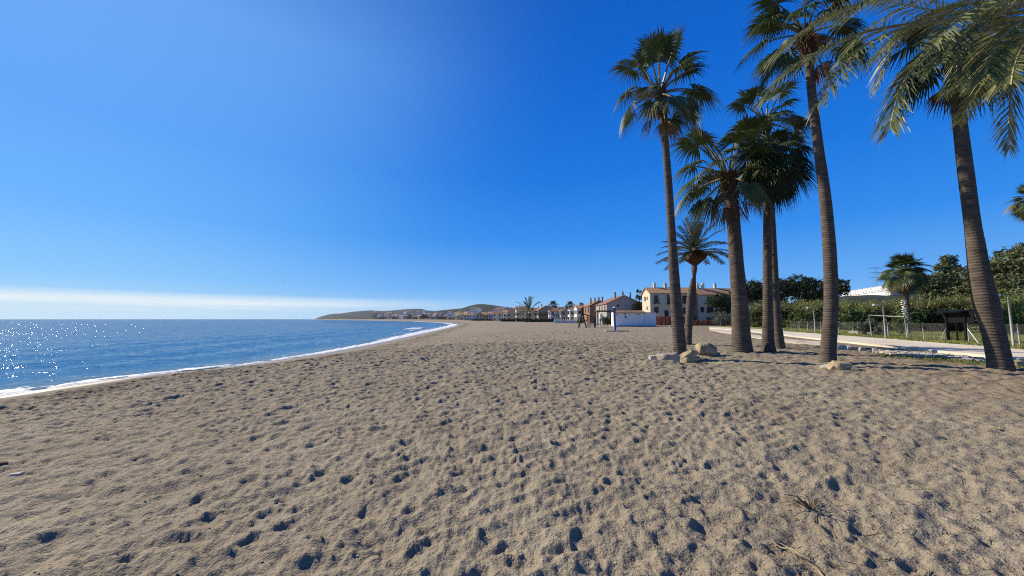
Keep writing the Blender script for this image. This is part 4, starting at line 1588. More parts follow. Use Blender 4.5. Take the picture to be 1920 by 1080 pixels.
# slim dark trees by the houses
for i, (px, py, Y, lb) in enumerate(((1200, 541, 122, 'slim dark cypress between the grey gable house and the left beige house'), (1193, 566, 118, 'low dark tree behind the white kiosk'))):
    g_ = ground_at(px, Y)
    h = top_z(py, Y)
    tree('cypress', lb, 'tree', g_, [(0, 0, h * 0.75, 1.1), (0.2, 0, h * 0.5, 1.5), (0, 0.1, h * 0.92, 0.7), (-0.2, 0, h * 0.3, 1.4)], 1600, 0.24, M_leaf_pine, 0.2, 830 + i)
# taller trees on the right
RT = [(1757, 512, 66, 18, 'bushy olive toned tree just right of the whitewashed palm'), (1776, 492, 74, 11, 'dusty tree left of the slim one beyond the gate'), (1789, 477, 76, 11, 'slim tall tree standing up above the gate'),
      (1812, 498, 72, 18, 'dusty tree left of the bowed palm trunk'), (1848, 494, 66, 22, 'dusty tree right of the bowed palm trunk'), (1880, 484, 60, 22, 'broad dusty tree near the right edge'),
      (1908, 466, 56, 24, 'tall dusty tree at the right edge'), (1945, 452, 52, 26, 'dusty tree cut off by the right edge'), (1830, 512, 84, 22, 'dusty tree showing on both sides of the bowed palm')]
for i, (px, py, Y, hw, lb) in enumerate(RT):
    g_ = ground_at(px, Y)
    h, r = top_z(py, Y), hw / F * Y
    if hw < 15:
        bl = [(0, 0, h - r, r), (0.2, 0, h - 2.4 * r, r * 1.15), (-0.3, 0.2, h - 4 * r, r * 1.3), (0.3, -0.2, h - 5.6 * r, r * 1.4), (-0.2, 0.3, h - 7.2 * r, r * 1.4)]
    else:
        bl = blobs_round(h, r * 1.25, 720 + i, 8, 1.9)
    tree('dusty_tree', lb, 'tree', g_, bl, 4200, 0.26, M_leaf_euc, 0.22, 850 + i, 'dusty trees beyond the lawn')
# green tree just behind the lamp at the right edge
g_ = ground_at(1900, 40)
tree('green_tree', 'green leafy tree behind the lamp post at the right edge', 'tree', g_, blobs_round(4.3, 2.6, 77, 9, 1.2), 4200, 0.17, M_leaf_green, 0.15, 877)


def reed_mesh(seed, h, rad, n):
    """a clump of giant reed: canes with long arching leaves"""
    r_ = random.Random(seed)
    mb = MB()
    lf = MB()
    for i in range(n):
        a, rr_ = r_.uniform(0, 6.28), rad * math.sqrt(r_.random())
        x, y = math.cos(a) * rr_, math.sin(a) * rr_
        hh = h * r_.uniform(0.7, 1.05)
        lean = Vector((r_.uniform(-0.12, 0.12), r_.uniform(-0.12, 0.12), 1))
        b = Vector((x, y, -0.1))
        mb.tube([b, b + lean * hh * 0.55, b + lean * hh + Vector((r_.uniform(-0.3, 0.3), r_.uniform(-0.3, 0.3), 0))], [0.016, 0.013, 0.006], 3, 0, False)
        for k in range(15):
            t = 0.30 + 0.70 * (k + r_.random()) / 15
            p = b + lean * hh * t
            an = r_.uniform(0, 6.28)
            d = Vector((math.cos(an), math.sin(an), 0))
            L_ = r_.uniform(0.5, 0.95)
            w = r_.uniform(0.035, 0.07)
            s = Vector((-d.y, d.x, 0)) * w
            q1 = p + d * L_ * 0.5 + Vector((0, 0, L_ * 0.38))
            q2 = p + d * L_ + Vector((0, 0, L_ * r_.uniform(-0.1, 0.3)))
            lf.face([p - s * 0.5, p + s * 0.5, q1 + s, q1 - s])
            lf.face([q1 - s, q1 + s, q2 + s * 0.1, q2 - s * 0.1])
    return mb.mesh('canes', M_cane), lf.mesh('leaves', M_leaf_reed)


REED = [reed_mesh(900 + i, 4.6, 1.7, 62) for i in range(3)]
# distance and top of the reed bed, left to right
REEDS = []
for i in range(34):
    t = i / 33
    px = 1398 + 560 * t
    Y = float(np.interp(px, [1398, 1500, 1600, 1700, 1800, 1960], [82, 66, 56, 52, 50, 42])) + (2.6 if i % 2 else 0)
    py = float(np.interp(px, [1398, 1440, 1500, 1560, 1600, 1640, 1700, 1760, 1830, 1900, 1960], [574, 568, 562, 560, 568, 565, 562, 560, 556, 560, 548])) + random.uniform(-5, 9)
    REEDS.append((px, py, Y))
for i, (px, py, Y) in enumerate(REEDS):
    g_ = ground_at(px, Y)
    sc = (top_z(py, Y)) / 4.6
    root = thing('reed_clump', 'tall clump of reeds in the dense bed beyond the chain-link fence', 'reeds', g_, random.uniform(0, 6.28), 'reed clumps beyond the fence')
    root.scale = (max(sc, 1.0), max(sc, 1.0), sc)
    link('canes', REED[i % 3][0], root)
    lv_ = link('leaves', REED[i % 3][1], root)
    if i % 4 == 1:                          # some clumps are greener
        lv_.material_slots[0].link = 'OBJECT'
        lv_.material_slots[0].material = M_leaf_green


def bush(label, px, py, wpx, hpx, m, seed, n=1500, size=0.1, Y=None, group=None, squash=0.9):
    p = gp(px, py) if Y is None else ground_at(px, Y)
    sc = p.y / F
    r, h = wpx / 2 * sc, hpx * sc
    root = thing('bush', label, 'bush', (p.x, p.y, 0), 0, group)
    r_ = random.Random(seed)
    bl = [(r_.uniform(-0.55, 0.55) * r, r_.uniform(-0.4, 0.4) * r, h * r_.uniform(0.25, 0.72), min(r, h) * r_.uniform(0.35, 0.5)) for _ in range(9)]
    V, q_ = leaf_cloud(bl, n, size, seed, squash)
    link('foliage', np_mesh('foliage', V, q_, m, False), root)
    mb = MB()
    for b in bl[:6]:
        mb.tube([(0, 0, -0.1), (b[0] * 0.5, b[1] * 0.5, b[2] * 0.6), b[:3]], [0.05, 0.035, 0.012], 5)
    mb.build('stems', M_bark, root)
    return root


# dark undergrowth closing the foot of the reed bed
for i in range(17):
    px = 1404 + i * 33
    Y = float(np.interp(px, [1398, 1500, 1600, 1700, 1800, 1960], [78, 62, 52, 48, 46, 39]))
    bush('low dark shrub at the foot of the reed bed', px, 0, 60, float(np.interp(px, [1400, 1600, 1960], [34, 46, 52])), M_leaf_pine if i % 3 else M_leaf_green, 940 + i, 2600, 0.16, Y, 'shrubs at the foot of the reed bed')
bush('silvery bush left of the goal frame behind the fence', 1618, 630, 34, 36, M_leaf_grey, 981, 2600, 0.07, 37.5)
bush('low silvery bush between the goal post and the lamp', 1650, 631, 30, 26, M_leaf_grey, 982, 2200, 0.07, 36.5)
bush('bright green bush under the goal crossbar', 1686, 632, 36, 38, M_leaf_green, 983, 2600, 0.08, 38)
bush('spiky green bush in front of the right beige house', 1358, 602, 52, 30, M_leaf_grey, 984, 2400, 0.13, 84)
bush('ochre tinged bush right of the stout palm trunk', 1417, 611, 34, 20, M_leaf_reed, 985, 1800, 0.12, 72)
bush('rust coloured low bush by the path behind the stout palm', 1404, 612, 22, 11, M_fan_old, 986, 900, 0.12, 74)
bush('green bush between the playground and the white kiosk', 1139, 606, 22, 20, M_leaf_green, 987, 1400, 0.16, 96)
bush('dark green bush in front of the white balustrade', 1090, 604, 24, 9, M_leaf_green, 988, 900, 0.2, 140)

# grass on the lawn and weeds on the verge
M_grass = mat('grass_blades', (0.13, 0.175, 0.032), 0.8, 0.2, 0.3, 0.4, c2=(0.30, 0.30, 0.09), trans=0.15)


def blades(n, pick, h, name, label, m):
    V, Q_ = [], []
    for i in range(n):
        x, y = pick()
        for k in range(3):
            a = random.uniform(0, 6.28)
            w = random.uniform(0.012, 0.03)
            hh = h * random.uniform(0.5, 1.3)
            dx, dy = random.uniform(-0.5, 0.5) * hh, random.uniform(-0.5, 0.5) * hh
            x2, y2 = x + random.uniform(-0.08, 0.08), y + random.uniform(-0.08, 0.08)
            c, s = math.cos(a) * w, math.sin(a) * w
            b = len(V)
            V += [(x2 - c, y2 - s, 0.03), (x2 + c, y2 + s, 0.03), (x2 + dx + c * 0.2, y2 + dy + s * 0.2, hh), (x2 + dx - c * 0.2, y2 + dy - s * 0.2, hh)]
            Q_.append((b, b + 1, b + 2, b + 3))
    return tag(link(name, np_mesh(name, V, Q_, m, False)), label, kind='stuff')


def pick_lawn():
    while True:
        px = random.uniform(1470, 1935)
        py = float(np.interp(px, [1470, 1920], [620.5, 654])) - random.uniform(0, 9 + 20 * (px - 1470) / 450)
        p = gp(px, py + 2.5)
        if p.y < 70:
            return p.x, p.y


def pick_verge():
    px = 1640 + 290 * random.random() ** 0.8
    py = float(np.interp(px, [1640, 1920], [666, 688])) + random.gauss(0, 2.2)
    p = gp(px, py)
    return p.x, p.y


blades(9000, pick_lawn, 0.17, 'grass', 'rough grass of the lawn round the fence', M_grass)
blades(1300, pick_verge, 0.05, 'weeds', 'sparse weeds on the verge beside the bowed palm', M_grass)
bl_ = [gp(1283, 664), gp(1296, 660), gp(1280, 668)]
blades(22, lambda: (random.choice(bl_).x + random.gauss(0, 0.09), random.choice(bl_).y + random.gauss(0, 0.05)), 0.17, 'weeds', 'yellowish weeds among the rocks of the tallest palm', M_leaf_reed)

# ------------------------------------------------------------------ fence, gate, lamps
M_post = mat('galvanised_post', (0.34, 0.33, 0.29), 0.6, 0.4, 0.12, 5)
M_wire = mat('fence_wire', (0.17, 0.17, 0.15), 0.6, 0.4, 0.1, 5, metal=0.3)
M_black = mat('black_metal', (0.006, 0.006, 0.007), 0.75, 0.12, 0.2, 5)
M_lamp = mat('lamp_white', (0.74, 0.74, 0.70), 0.4, 0.5, 0.05, 5)
FP = [gp(*p) for p in ((2150, 668), (2030, 659), (1913, 650), (1817, 643.6), (1776, 641), (1733, 638.2), (1703, 635.8), (1666, 631.5), (1628, 628), (1599, 626.4), (1573, 624.8), (1540, 622.8), (1515, 621.3), (1499, 620.4), (1484, 619.5))]
fence = thing('chain_link_fence', 'low chain-link fence on pale posts along the lawn', 'fence', FP[0])
FH = 1.3
for i, p in enumerate(FP):
    q_ = p - FP[0]
    mb = MB()
    tl_ = random.uniform(-0.03, 0.03)
    mb.tube([(q_.x, q_.y, -0.2), (q_.x + tl_, q_.y, FH * 0.6), (q_.x + tl_ * 1.4, q_.y, FH + 0.04)], [0.035, 0.033, 0.03], 8)
    mb.build('post', M_post, fence, True)
for i in range(len(FP) - 1):
    if i == 3:
        continue                           # the gate stands here
    a, b = FP[i] - FP[0], FP[i + 1] - FP[0]
    L_ = (b - a).length
    d = (b - a) / L_
    mb = MB()
    n = int(L_ / 0.085)
    w = 0.0035
    for k in range(-int(FH / 0.085), n + 1):
        for sgn in (1, -1):
            x0, x1 = k * 0.085, k * 0.085 + FH * 0.9
            z0, z1 = 0.05, FH - 0.03
            if sgn < 0:
                z0, z1 = z1, z0
            if x1 < 0.02 or x0 > L_ - 0.02:
                continue
            if x0 < 0:
                z0 += (z1 - z0) * (0 - x0) / (x1 - x0)
                x0 = 0.0
            if x1 > L_:
                z1 = z0 + (z1 - z0) * (L_ - x0) / (x1 - x0)
                x1 = L_
            p, q2 = a + d * x0, a + d * x1
            off = 0.003 * sgn
            mb.face([(p.x + off, p.y, z0 - w), (q2.x + off, q2.y, z1 - w), (q2.x + off, q2.y, z1 + w), (p.x + off, p.y, z0 + w)])
    for z in (0.08, FH * 0.5, FH - 0.03):
        mb.tube([(a.x, a.y, z), (b.x, b.y, z - 0.01)], 0.004, 4, 0, False)
    tag(mb.build('wire_mesh', M_wire, fence), kind='stuff')
for (x0, y0), (x1, y1) in (((1817, 619), (1839, 648)), ((1774, 619), (1762, 641)), ((1906, 617), (1891, 640))):
    b = gp(x1, y1)
    i = 3 if x0 == 1817 else (4 if x0 == 1774 else 2)
    t = FP[i] - FP[0]
    mb = MB()
    mb.tube([(t.x, t.y, 0.95), (b.x - FP[0].x, b.y - FP[0].y, -0.05)], 0.025, 7)
    mb.build('brace', M_lamp if i == 3 else M_post, fence, True)

ga, gb = FP[4], FP[3]
gate = thing('gate', 'black metal gate with a solid dark roof panel in the chain-link fence', 'gate', ga)
d = gb - ga
W_ = d.length
rz = math.atan2(d.y, d.x)
for t in (0.07, 0.93):
    mb = MB()
    c = d * t
    mb.box((c.x, c.y, 1.0), (0.13, 0.13, 2.1), rz)
    mb.build('gate_post', M_black, gate)
mb = MB()
c = d * 0.5
mb.box((c.x, c.y, 0.72), (0.06, 0.06, 1.35), rz)
mb.build('gate_stile', M_black, gate)
for z in (0.12, 0.72, 1.38):
    mb = MB()
    for t in (0.29, 0.71):
        c = d * t
        mb.box((c.x, c.y, z), (W_ * 0.36, 0.035, 0.05), rz)
    mb.build('gate_rail', M_black, gate)
for i in range(18):
    t = 0.12 + 0.76 * (i + 0.5) / 18
    if abs(t - 0.5) < 0.02:
        continue
    c = d * t
    mb = MB()
    mb.box((c.x, c.y, 0.42), (0.014, 0.014, 0.55), rz)
    mb.build('bar', M_black, gate)
mb = MB()
c = d * 0.62
mb.box((c.x, c.y + 0.25, 2.12), (W_ * 1.24, 0.9, 0.06), rz, 0, Matrix.Rotation(R(8), 3, 'X'))
mb.build('roof_panel', M_black, gate)
mb = MB()
mb.box((c.x, c.y - 0.12, 1.73), (W_ * 1.22, 0.05, 0.78), rz)
mb.build('fascia', M_black, gate)


def lamp(label, px, py, H_, arm, size):
    p = gp(px, py)
    root = thing('street_lamp', label, 'lamp post', (p.x, p.y, 0), 0, 'lamp posts along the path')
    mb = MB()
    mb.tube([(0, 0, -0.2), (-0.01, 0, H_ * 0.5), (-0.03, 0, H_)], [0.055 * size, 0.048 * size, 0.04 * size], 10)
    mb.build('pole', M_post, root, True)
    mb = MB()
    mb.tube([(-0.03, 0, H_ - 0.05), (-0.06, 0, H_ + 0.04), (-arm * 0.6, 0, H_ + 0.07), (-arm, 0, H_ + 0.07)], [0.03 * size, 0.026 * size, 0.02 * size, 0.02 * size], 8)
    mb.build('arm', M_post, root, True)
    mb = MB()
    mb.box((-arm - 0.13, 0, H_ + 0.07), (0.34 * size, 0.17 * size, 0.06))
    mb.box((-arm - 0.13, 0, H_ + 0.11), (0.22 * size, 0.12 * size, 0.03))
    mb.build('lamp_head', M_lamp, root)
    return root


lamp('lamp post at the right edge beyond the bowed palm', 1901, 652.5, 2.85, 0.55, 1.0)
lamp('lamp post beside the goal frame', 1661, 636.5, 2.62, 0.5, 1.0)
lamp('farthest lamp post, just left of the right tall palm', 1529, 626, 2.72, 0.45, 1.15)

goal = thing('goal_frame', 'white football goal frame on the lawn behind the fence', 'goal', gp(1635, 632))
p0, p1 = gp(1635, 632), gp(1702, 636)
d = p1 - p0
for q_ in (Vector((0, 0, 0)), d):
    mb = MB()
    mb.tube([(q_.x, q_.y, -0.1), (q_.x - 0.06, q_.y, 0.9), (q_.x - 0.14, q_.y, 1.98)], [0.045, 0.04, 0.045], 9)
    mb.build('post', M_post, goal, True)
mb = MB()
mb.tube([(-0.14, 0, 1.93), (d.x * 0.5 - 0.14, d.y * 0.5, 1.85), (d.x - 0.14, d.y, 1.78)], 0.03, 9)
mb.build('crossbar', M_post, goal, True)
p0, p1 = gp(1597, 626.5), gp(1638, 628)
M_conc = mat('concrete', (0.36, 0.34, 0.29), 0.9, 0.2, 0.15, 2, 0.3, 8)
mb = MB()
c = (p0 + p1) / 2
mb.box((0, 0, 0.14), ((p1 - p0).length, 0.8, 0.32), math.atan2((p1 - p0).y, (p1 - p0).x))
o = mb.build('concrete_block', M_conc)
o.location = c
tag(o, 'long low concrete block in the grass left of the goal frame', 'concrete block')

# ------------------------------------------------------------------ buildings
M_cream = mat('cream_render', (0.62, 0.55, 0.36), 0.9, 0.2, 0.06, 0.4)
M_beige = mat('beige_render', (0.66, 0.58, 0.42), 0.9, 0.2, 0.08, 0.4)
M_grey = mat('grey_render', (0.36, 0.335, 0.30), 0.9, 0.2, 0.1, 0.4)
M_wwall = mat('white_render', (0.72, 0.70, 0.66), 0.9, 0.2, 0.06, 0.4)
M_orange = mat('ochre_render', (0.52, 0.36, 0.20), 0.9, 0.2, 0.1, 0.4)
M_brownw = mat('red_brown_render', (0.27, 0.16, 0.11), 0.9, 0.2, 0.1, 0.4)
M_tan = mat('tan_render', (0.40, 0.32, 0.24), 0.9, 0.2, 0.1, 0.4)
M_roof = mat('terracotta_tiles', (0.33, 0.18, 0.095), 0.9, 0.2, 0.2, 1.2, 0.4, 4, c2=(0.48, 0.30, 0.17), stretch=(3, 0.6, 0.6))
M_roof2 = mat('dark_tiles', (0.20, 0.105, 0.075), 0.9, 0.2, 0.25, 1.2, 0.4, 4, c2=(0.30, 0.18, 0.125), stretch=(3, 0.6, 0.6))
M_glass = mat('window_glass', (0.02, 0.022, 0.028), 0.12, 0.5, 0.2, 1)
M_frame = mat('window_frame', (0.10, 0.07, 0.05), 0.7, 0.3, 0.1, 1)
M_rail = mat('balcony_rail', (0.05, 0.045, 0.045), 0.6, 0.3, 0.1, 1)


def gable_prism(mb, W, D, e, r, axis, mi=0):
    """walls of a house, foot at z=-0.3; front face y=0, x from 0 to W"""
    if axis == 'x':                         # ridge runs along x: gables on the left and right
        for x, rev in ((0, True), (W, False)):
            pts = [(x, 0, -0.3), (x, D, -0.3), (x, D, e), (x, D / 2, r), (x, 0, e)]
            mb.face(pts[::-1] if rev else pts, mi)
        mb.face([(0, 0, -0.3), (W, 0, -0.3), (W, 0, e), (0, 0, e)], mi)
        mb.face([(W, D, -0.3), (0, D, -0.3), (0, D, e), (W, D, e)], mi)
    else:
        for y, rev in ((0, False), (D, True)):
            pts = [(0, y, -0.3), (W, y, -0.3), (W, y, e), (W / 2, y, r), (0, y, e)]
            mb.face(pts[::-1] if rev else pts, mi)
        mb.face([(0, 0, e), (0, D, e), (0, D, -0.3), (0, 0, -0.3)], mi)
        mb.face([(W, 0, -0.3), (W, D, -0.3), (W, D, e), (W, 0, e)], mi)


def roof_slabs(mb, W, D, e, r, axis, ov=0.35, th=0.16, mi=0):
    if axis == 'x':
        s = (r - e) / (D / 2)
        for sg in (0, 1):
            ya, yb = (-ov, D / 2) if sg == 0 else (D + ov, D / 2)
            za, zb = e - s * ov + 0.03, r + 0.03
            A_ = [(-ov, ya, za), (W + ov, ya, za), (W + ov, yb, zb), (-ov, yb, zb)]
            B_ = [(x, y, z + th) for x, y, z in A_]
            mb.face(B_, mi)
            mb.face(A_[::-1], mi)
            for i in range(4):
                j = (i + 1) % 4
                mb.face([A_[i], A_[j], B_[j], B_[i]], mi)
    else:
        s = (r - e) / (W / 2)
        for sg in (0, 1):
            xa, xb = (-ov, W / 2) if sg == 0 else (W + ov, W / 2)
            za, zb = e - s * ov + 0.03, r + 0.03
            A_ = [(xa, -ov, za), (xa, D + ov, za), (xb, D + ov, zb), (xb, -ov, zb)]
            B_ = [(x, y, z + th) for x, y, z in A_]
            mb.face(B_, mi)
            mb.face(A_[::-1], mi)
            for i in range(4):
                j = (i + 1) % 4
                mb.face([A_[i], A_[j], B_[j], B_[i]], mi)


def house(label, px, Y, W, D, e, r, axis, wall, roof, rz=0.0, front=(), left=(), chim=(), balc=(), ov=0.35, group=None, z0=0.0):
    """front-left corner seen at px, at distance Y; windows as (u, z, w, h) in metres on the front and the left face"""
    g_ = ground_at(px, Y)
    root = thing('house', label, 'house', (g_.x, g_.y, z0), rz, group)
    mb = MB()
    gable_prism(mb, W, D, e, r, axis)
    mb.build('wall', wall, root)
    mb = MB()
    roof_slabs(mb, W, D, e, r, axis, ov)
    ro = mb.build('roof', roof, root)
    for (x, y, zt, s) in chim:
        mb = MB()
        mb.box((x, y, zt - 1.2), (s, s, 2.4))
        mb.box((x, y, zt + 0.06), (s * 1.35, s * 1.35, 0.12))
        mb.box((x, y, zt + 0.27), (s * 0.7, s * 0.7, 0.3))
        mb.box((x, y, zt + 0.47), (s * 1.2, s * 1.2, 0.10))
        mb.build('chimney', wall, ro)
    for face, wins in (('f', front), ('l', left)):
        for (u, z, w, h) in wins:
            mb = MB()
            fr = MB()
            if face == 'f':
                mb.box((u, -0.012, z), (w, 0.03, h))
                for sx in (-1, 1):
                    fr.box((u + sx * (w / 2 + 0.04), -0.03, z), (0.08, 0.09, h + 0.16))
                fr.box((u, -0.03, z - h / 2 - 0.04), (w, 0.12, 0.08))
                fr.box((u, -0.03, z + h / 2 + 0.04), (w, 0.09, 0.08))
                fr.box((u, -0.035, z), (0.06, 0.03, h))
            else:
                mb.box((-0.012, u, z), (0.03, w, h))
                for sy in (-1, 1):
                    fr.box((-0.03, u + sy * (w / 2 + 0.04), z), (0.09, 0.08, h + 0.16))
                fr.box((-0.03, u, z - h / 2 - 0.04), (0.12, w, 0.08))
                fr.box((-0.03, u, z + h / 2 + 0.04), (0.09, w, 0.08))
            wo = mb.build('window', M_glass, root)
            fr.build('frame', M_frame, wo)
    for (u, z, w, dp) in balc:
        mb = MB()
        mb.box((u, -dp / 2, z), (w, dp, 0.15))
        for x in np.linspace(u - w / 2, u + w / 2, max(3, int(w / 0.16))):
            mb.box((x, -dp + 0.03, z + 0.52), (0.03, 0.03, 0.9))
        mb.box((u, -dp + 0.03, z + 1.0), (w, 0.06, 0.06))
        mb.build('balcony', M_rail, root)
    return root


# the two beige three-storey houses behind the tallest palm
def win_grid(us, zs, w, h):
    return [(u, z, w, h) for u in us for z in zs]


h1 = house('left beige three-storey house with a cream lit gable, behind the tallest palm', 1220, 104, 11.6, 6.4, 8.6, 10.2, 'x', M_beige, M_roof, 0.0,
           front=[(1.6, 6.9, 1.0, 2.0), (1.6, 4.0, 1.0, 1.5), (6.0, 6.9, 2.6, 2.4), (4.3, 3.1, 0.9, 1.5), (6.8, 3.3, 1.6, 2.0), (9.6, 6.8, 1.6, 2.0), (9.6, 3.8, 1.5, 1.5), (2.0, 1.0, 1.3, 2.0), (9.4, 1.1, 1.6, 2.0)],
           left=[(3.9, 7.2, 0.8, 1.1), (2.2, 7.3, 0.5, 0.7), (2.4, 4.6, 0.5, 0.7)],
           chim=[(2.6, 3.6, 11.3, 0.6), (5.6, 3.4, 11.2, 0.6)], balc=[(1.6, 5.8, 1.7, 0.6), (6.0, 5.6, 3.2, 0.9)])
h2 = house('right beige three-storey house partly hidden by dark bushes', 1311, 104, 13.5, 6.4, 8.2, 10.0, 'x', M_beige, M_roof, 0.0,
           front=[(3.0, 6.9, 1.0, 1.3), (6.4, 6.9, 1.3, 1.3), (3.0, 4.0, 1.5, 1.4), (6.4, 4.0, 1.5, 1.4), (3.0, 1.4, 1.8, 1.4), (9.6, 6.9, 1.0, 1.3), (0.9, 4.1, 0.8, 1.3)],
           left=[(2.4, 7.0, 0.8, 1.1)], chim=[(1.4, 3.2, 11.0, 0.55), (2.6, 2.6, 11.0, 0.6), (6.4, 3.4, 11.1, 0.55)], balc=[(3.0, 5.7, 2.8, 0.8), (9.0, 5.7, 2.4, 0.8)])
house('low beige link house between the two beige houses', 1288, 105.5, 4.4, 5.2, 6.3, 7.2, 'x', M_grey, M_roof2, 0.0,
      front=[(1.4, 4.6, 1.2, 1.3), (3.2, 4.6, 0.9, 1.3), (1.4, 1.6, 1.6, 2.0), (3.3, 1.6, 0.9, 1.5)])
# white-faced house with the big grey gable
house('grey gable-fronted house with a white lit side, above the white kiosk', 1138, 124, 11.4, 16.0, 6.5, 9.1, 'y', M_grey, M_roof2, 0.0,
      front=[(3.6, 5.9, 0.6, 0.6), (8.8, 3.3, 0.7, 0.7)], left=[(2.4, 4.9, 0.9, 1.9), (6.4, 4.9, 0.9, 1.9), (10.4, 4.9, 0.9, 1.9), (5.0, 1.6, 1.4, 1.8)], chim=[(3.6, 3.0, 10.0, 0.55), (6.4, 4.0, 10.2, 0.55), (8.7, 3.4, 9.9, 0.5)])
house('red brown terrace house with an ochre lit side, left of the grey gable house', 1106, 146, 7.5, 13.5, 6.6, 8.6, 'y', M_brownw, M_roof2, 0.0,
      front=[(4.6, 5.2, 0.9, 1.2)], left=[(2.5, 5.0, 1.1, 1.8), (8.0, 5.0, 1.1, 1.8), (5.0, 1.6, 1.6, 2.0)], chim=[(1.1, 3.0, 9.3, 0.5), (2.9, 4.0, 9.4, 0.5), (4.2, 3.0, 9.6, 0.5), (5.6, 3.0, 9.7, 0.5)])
# white villas and other houses along the beach, nearest first
ROWH = [
    (1082, 165, 5.0, 8, 6.2, 7.6, 'x', M_wwall, M_roof, 'bright white two-storey villa left of the red brown terrace house'),
    (1068, 176, 4.6, 7, 6.2, 7.2, 'y', M_wwall, M_roof2, 'narrow white villa with a dark balcony beside the bright white villa'),
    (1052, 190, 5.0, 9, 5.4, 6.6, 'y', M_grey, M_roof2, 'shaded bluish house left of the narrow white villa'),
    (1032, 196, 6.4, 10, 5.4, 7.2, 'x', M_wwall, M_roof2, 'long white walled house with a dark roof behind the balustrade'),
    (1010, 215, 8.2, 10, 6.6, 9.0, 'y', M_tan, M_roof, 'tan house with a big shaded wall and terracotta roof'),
    (1000, 232, 4.2, 9, 7.0, 8.2, 'x', M_cream, M_roof, 'slim cream house just right of the beach date palm'),
    (1020, 226, 4.6, 8, 6.0, 7.4, 'x', M_cream, M_roof, 'small cream house between the tan house and the white walled house'),
    (984, 252, 5.0, 8, 6.4, 7.8, 'x', M_wwall, M_roof2, 'white house just behind the beach date palm'),
    (958, 276, 4.6, 8, 7.2, 8.4, 'x', M_cream, M_roof, 'slim cream house right of the tan gable house'),
    (934, 302, 5.4, 8, 6.2, 7.8, 'x', M_cream, M_roof2, 'cream house between two white houses of the far beach row'),
    (915, 335, 6.0, 9, 6.2, 7.8, 'x', M_wwall, M_roof, 'white house right of the orange toned house'),
    (870, 450, 7.0, 9, 6.4, 8.2, 'x', M_cream, M_roof, 'cream house at the far end of the beach row'),
    (968, 238, 8.0, 9, 7.4, 9.4, 'x', M_cream, M_roof, 'cream house with a dark balcony left of the beach date palm'),
    (952, 262, 6.5, 9, 6.2, 8.6, 'y', M_tan, M_roof2, 'tan gable house with a dark red roof'),
    (943, 285, 5.0, 9, 6.4, 8.0, 'x', M_wwall, M_roof, 'white house with an arched front left of the tan gable house'),
    (925, 310, 7.0, 9, 5.6, 7.6, 'x', M_wwall, M_roof2, 'white house with reddish roof in the far beach row'),
    (905, 345, 8.0, 10, 5.4, 7.8, 'x', M_orange, M_roof, 'orange toned house in the far beach row'),
    (893, 375, 6.0, 10, 5.6, 7.8, 'y', M_tan, M_roof, 'tan house left of the orange toned house'),
    (880, 410, 6.0, 10, 6.0, 7.8, 'x', M_wwall, M_roof, 'white house near the bend of the beach'),
]
for i, (px, Y, W, D, e, r, ax, wm, rm, lb) in enumerate(ROWH):
    r_ = random.Random(50 + i)
    fr = win_grid(np.linspace(1.2, W - 1.2, max(2, int(W / 2.4))), [1.6, 4.4], 1.0, 1.3)
    lf = win_grid(np.linspace(1.5, D - 1.5, 3), [1.7, 4.5], 1.2, 1.6)
    house(lb, px, Y, W, D, e, r, ax, wm, rm, r_.uniform(-0.06, 0.06), fr, lf, chim=[(W * r_.uniform(0.2, 0.8), D * 0.4, r + 0.6, 0.6)], group='houses along the beach',
          balc=[(W / 2, 3.1, W * 0.6, 1.1)] if r_.random() < 0.6 else ())

# the far town: many small houses; three builds shared by all
def town_mesh(seed, W, D, h, r, ax, wall, roof):
    mb = MB()
    gable_prism(mb, W, D, h, r, ax)
    rf = MB()
    roof_slabs(rf, W, D, h, r, ax)
    wn_ = MB()
    for u in np.linspace(1.5, W - 1.5, max(2, int(W / 3))):
        for z in np.arange(1.7, h - 0.7, 2.8):
            wn_.box((u, -0.02, z), (1.2, 0.05, 1.4))
    for u in np.linspace(1.5, D - 1.5, max(2, int(D / 3))):
        for z in np.arange(1.7, h - 0.7, 2.8):
            wn_.box((-0.02, u, z), (0.05, 1.2, 1.4))
    return mb.mesh('wall', wall), rf.mesh('roof', roof), wn_.mesh('windows', M_glass)


TOWN = [town_mesh(1, 10, 9, 6, 8, 'x', M_wwall, M_roof), town_mesh(2, 8, 10, 6, 8.2, 'y', M_wwall, M_roof2), town_mesh(3, 12, 9, 9, 11, 'x', M_cream, M_roof), town_mesh(4, 9, 9, 7, 8.6, 'x', M_tan, M_roof2),
        town_mesh(5, 14, 10, 12, 13, 'x', M_wwall, M_roof2), town_mesh(6, 9, 8, 5, 7, 'y', M_brownw, M_roof)]
r_ = random.Random(4)
town_spots = []
for i in range(235):
    px = 968 - 292 * (r_.random() ** 0.9)
    Y = float(np.interp(px, [675, 720, 780, 830, 880, 962], [2900, 2300, 1500, 950, 560, 420])) * r_.uniform(0.95, 1.5)
    x = (px - 960) / F * CP * Y
    if shore_d(np.array([x]), np.array([Y]))[0] < 18:
        continue
    z = 0 if r_.random() < 0.45 else r_.uniform(0, 0.010) * Y
    town_spots.append((x, Y, z))
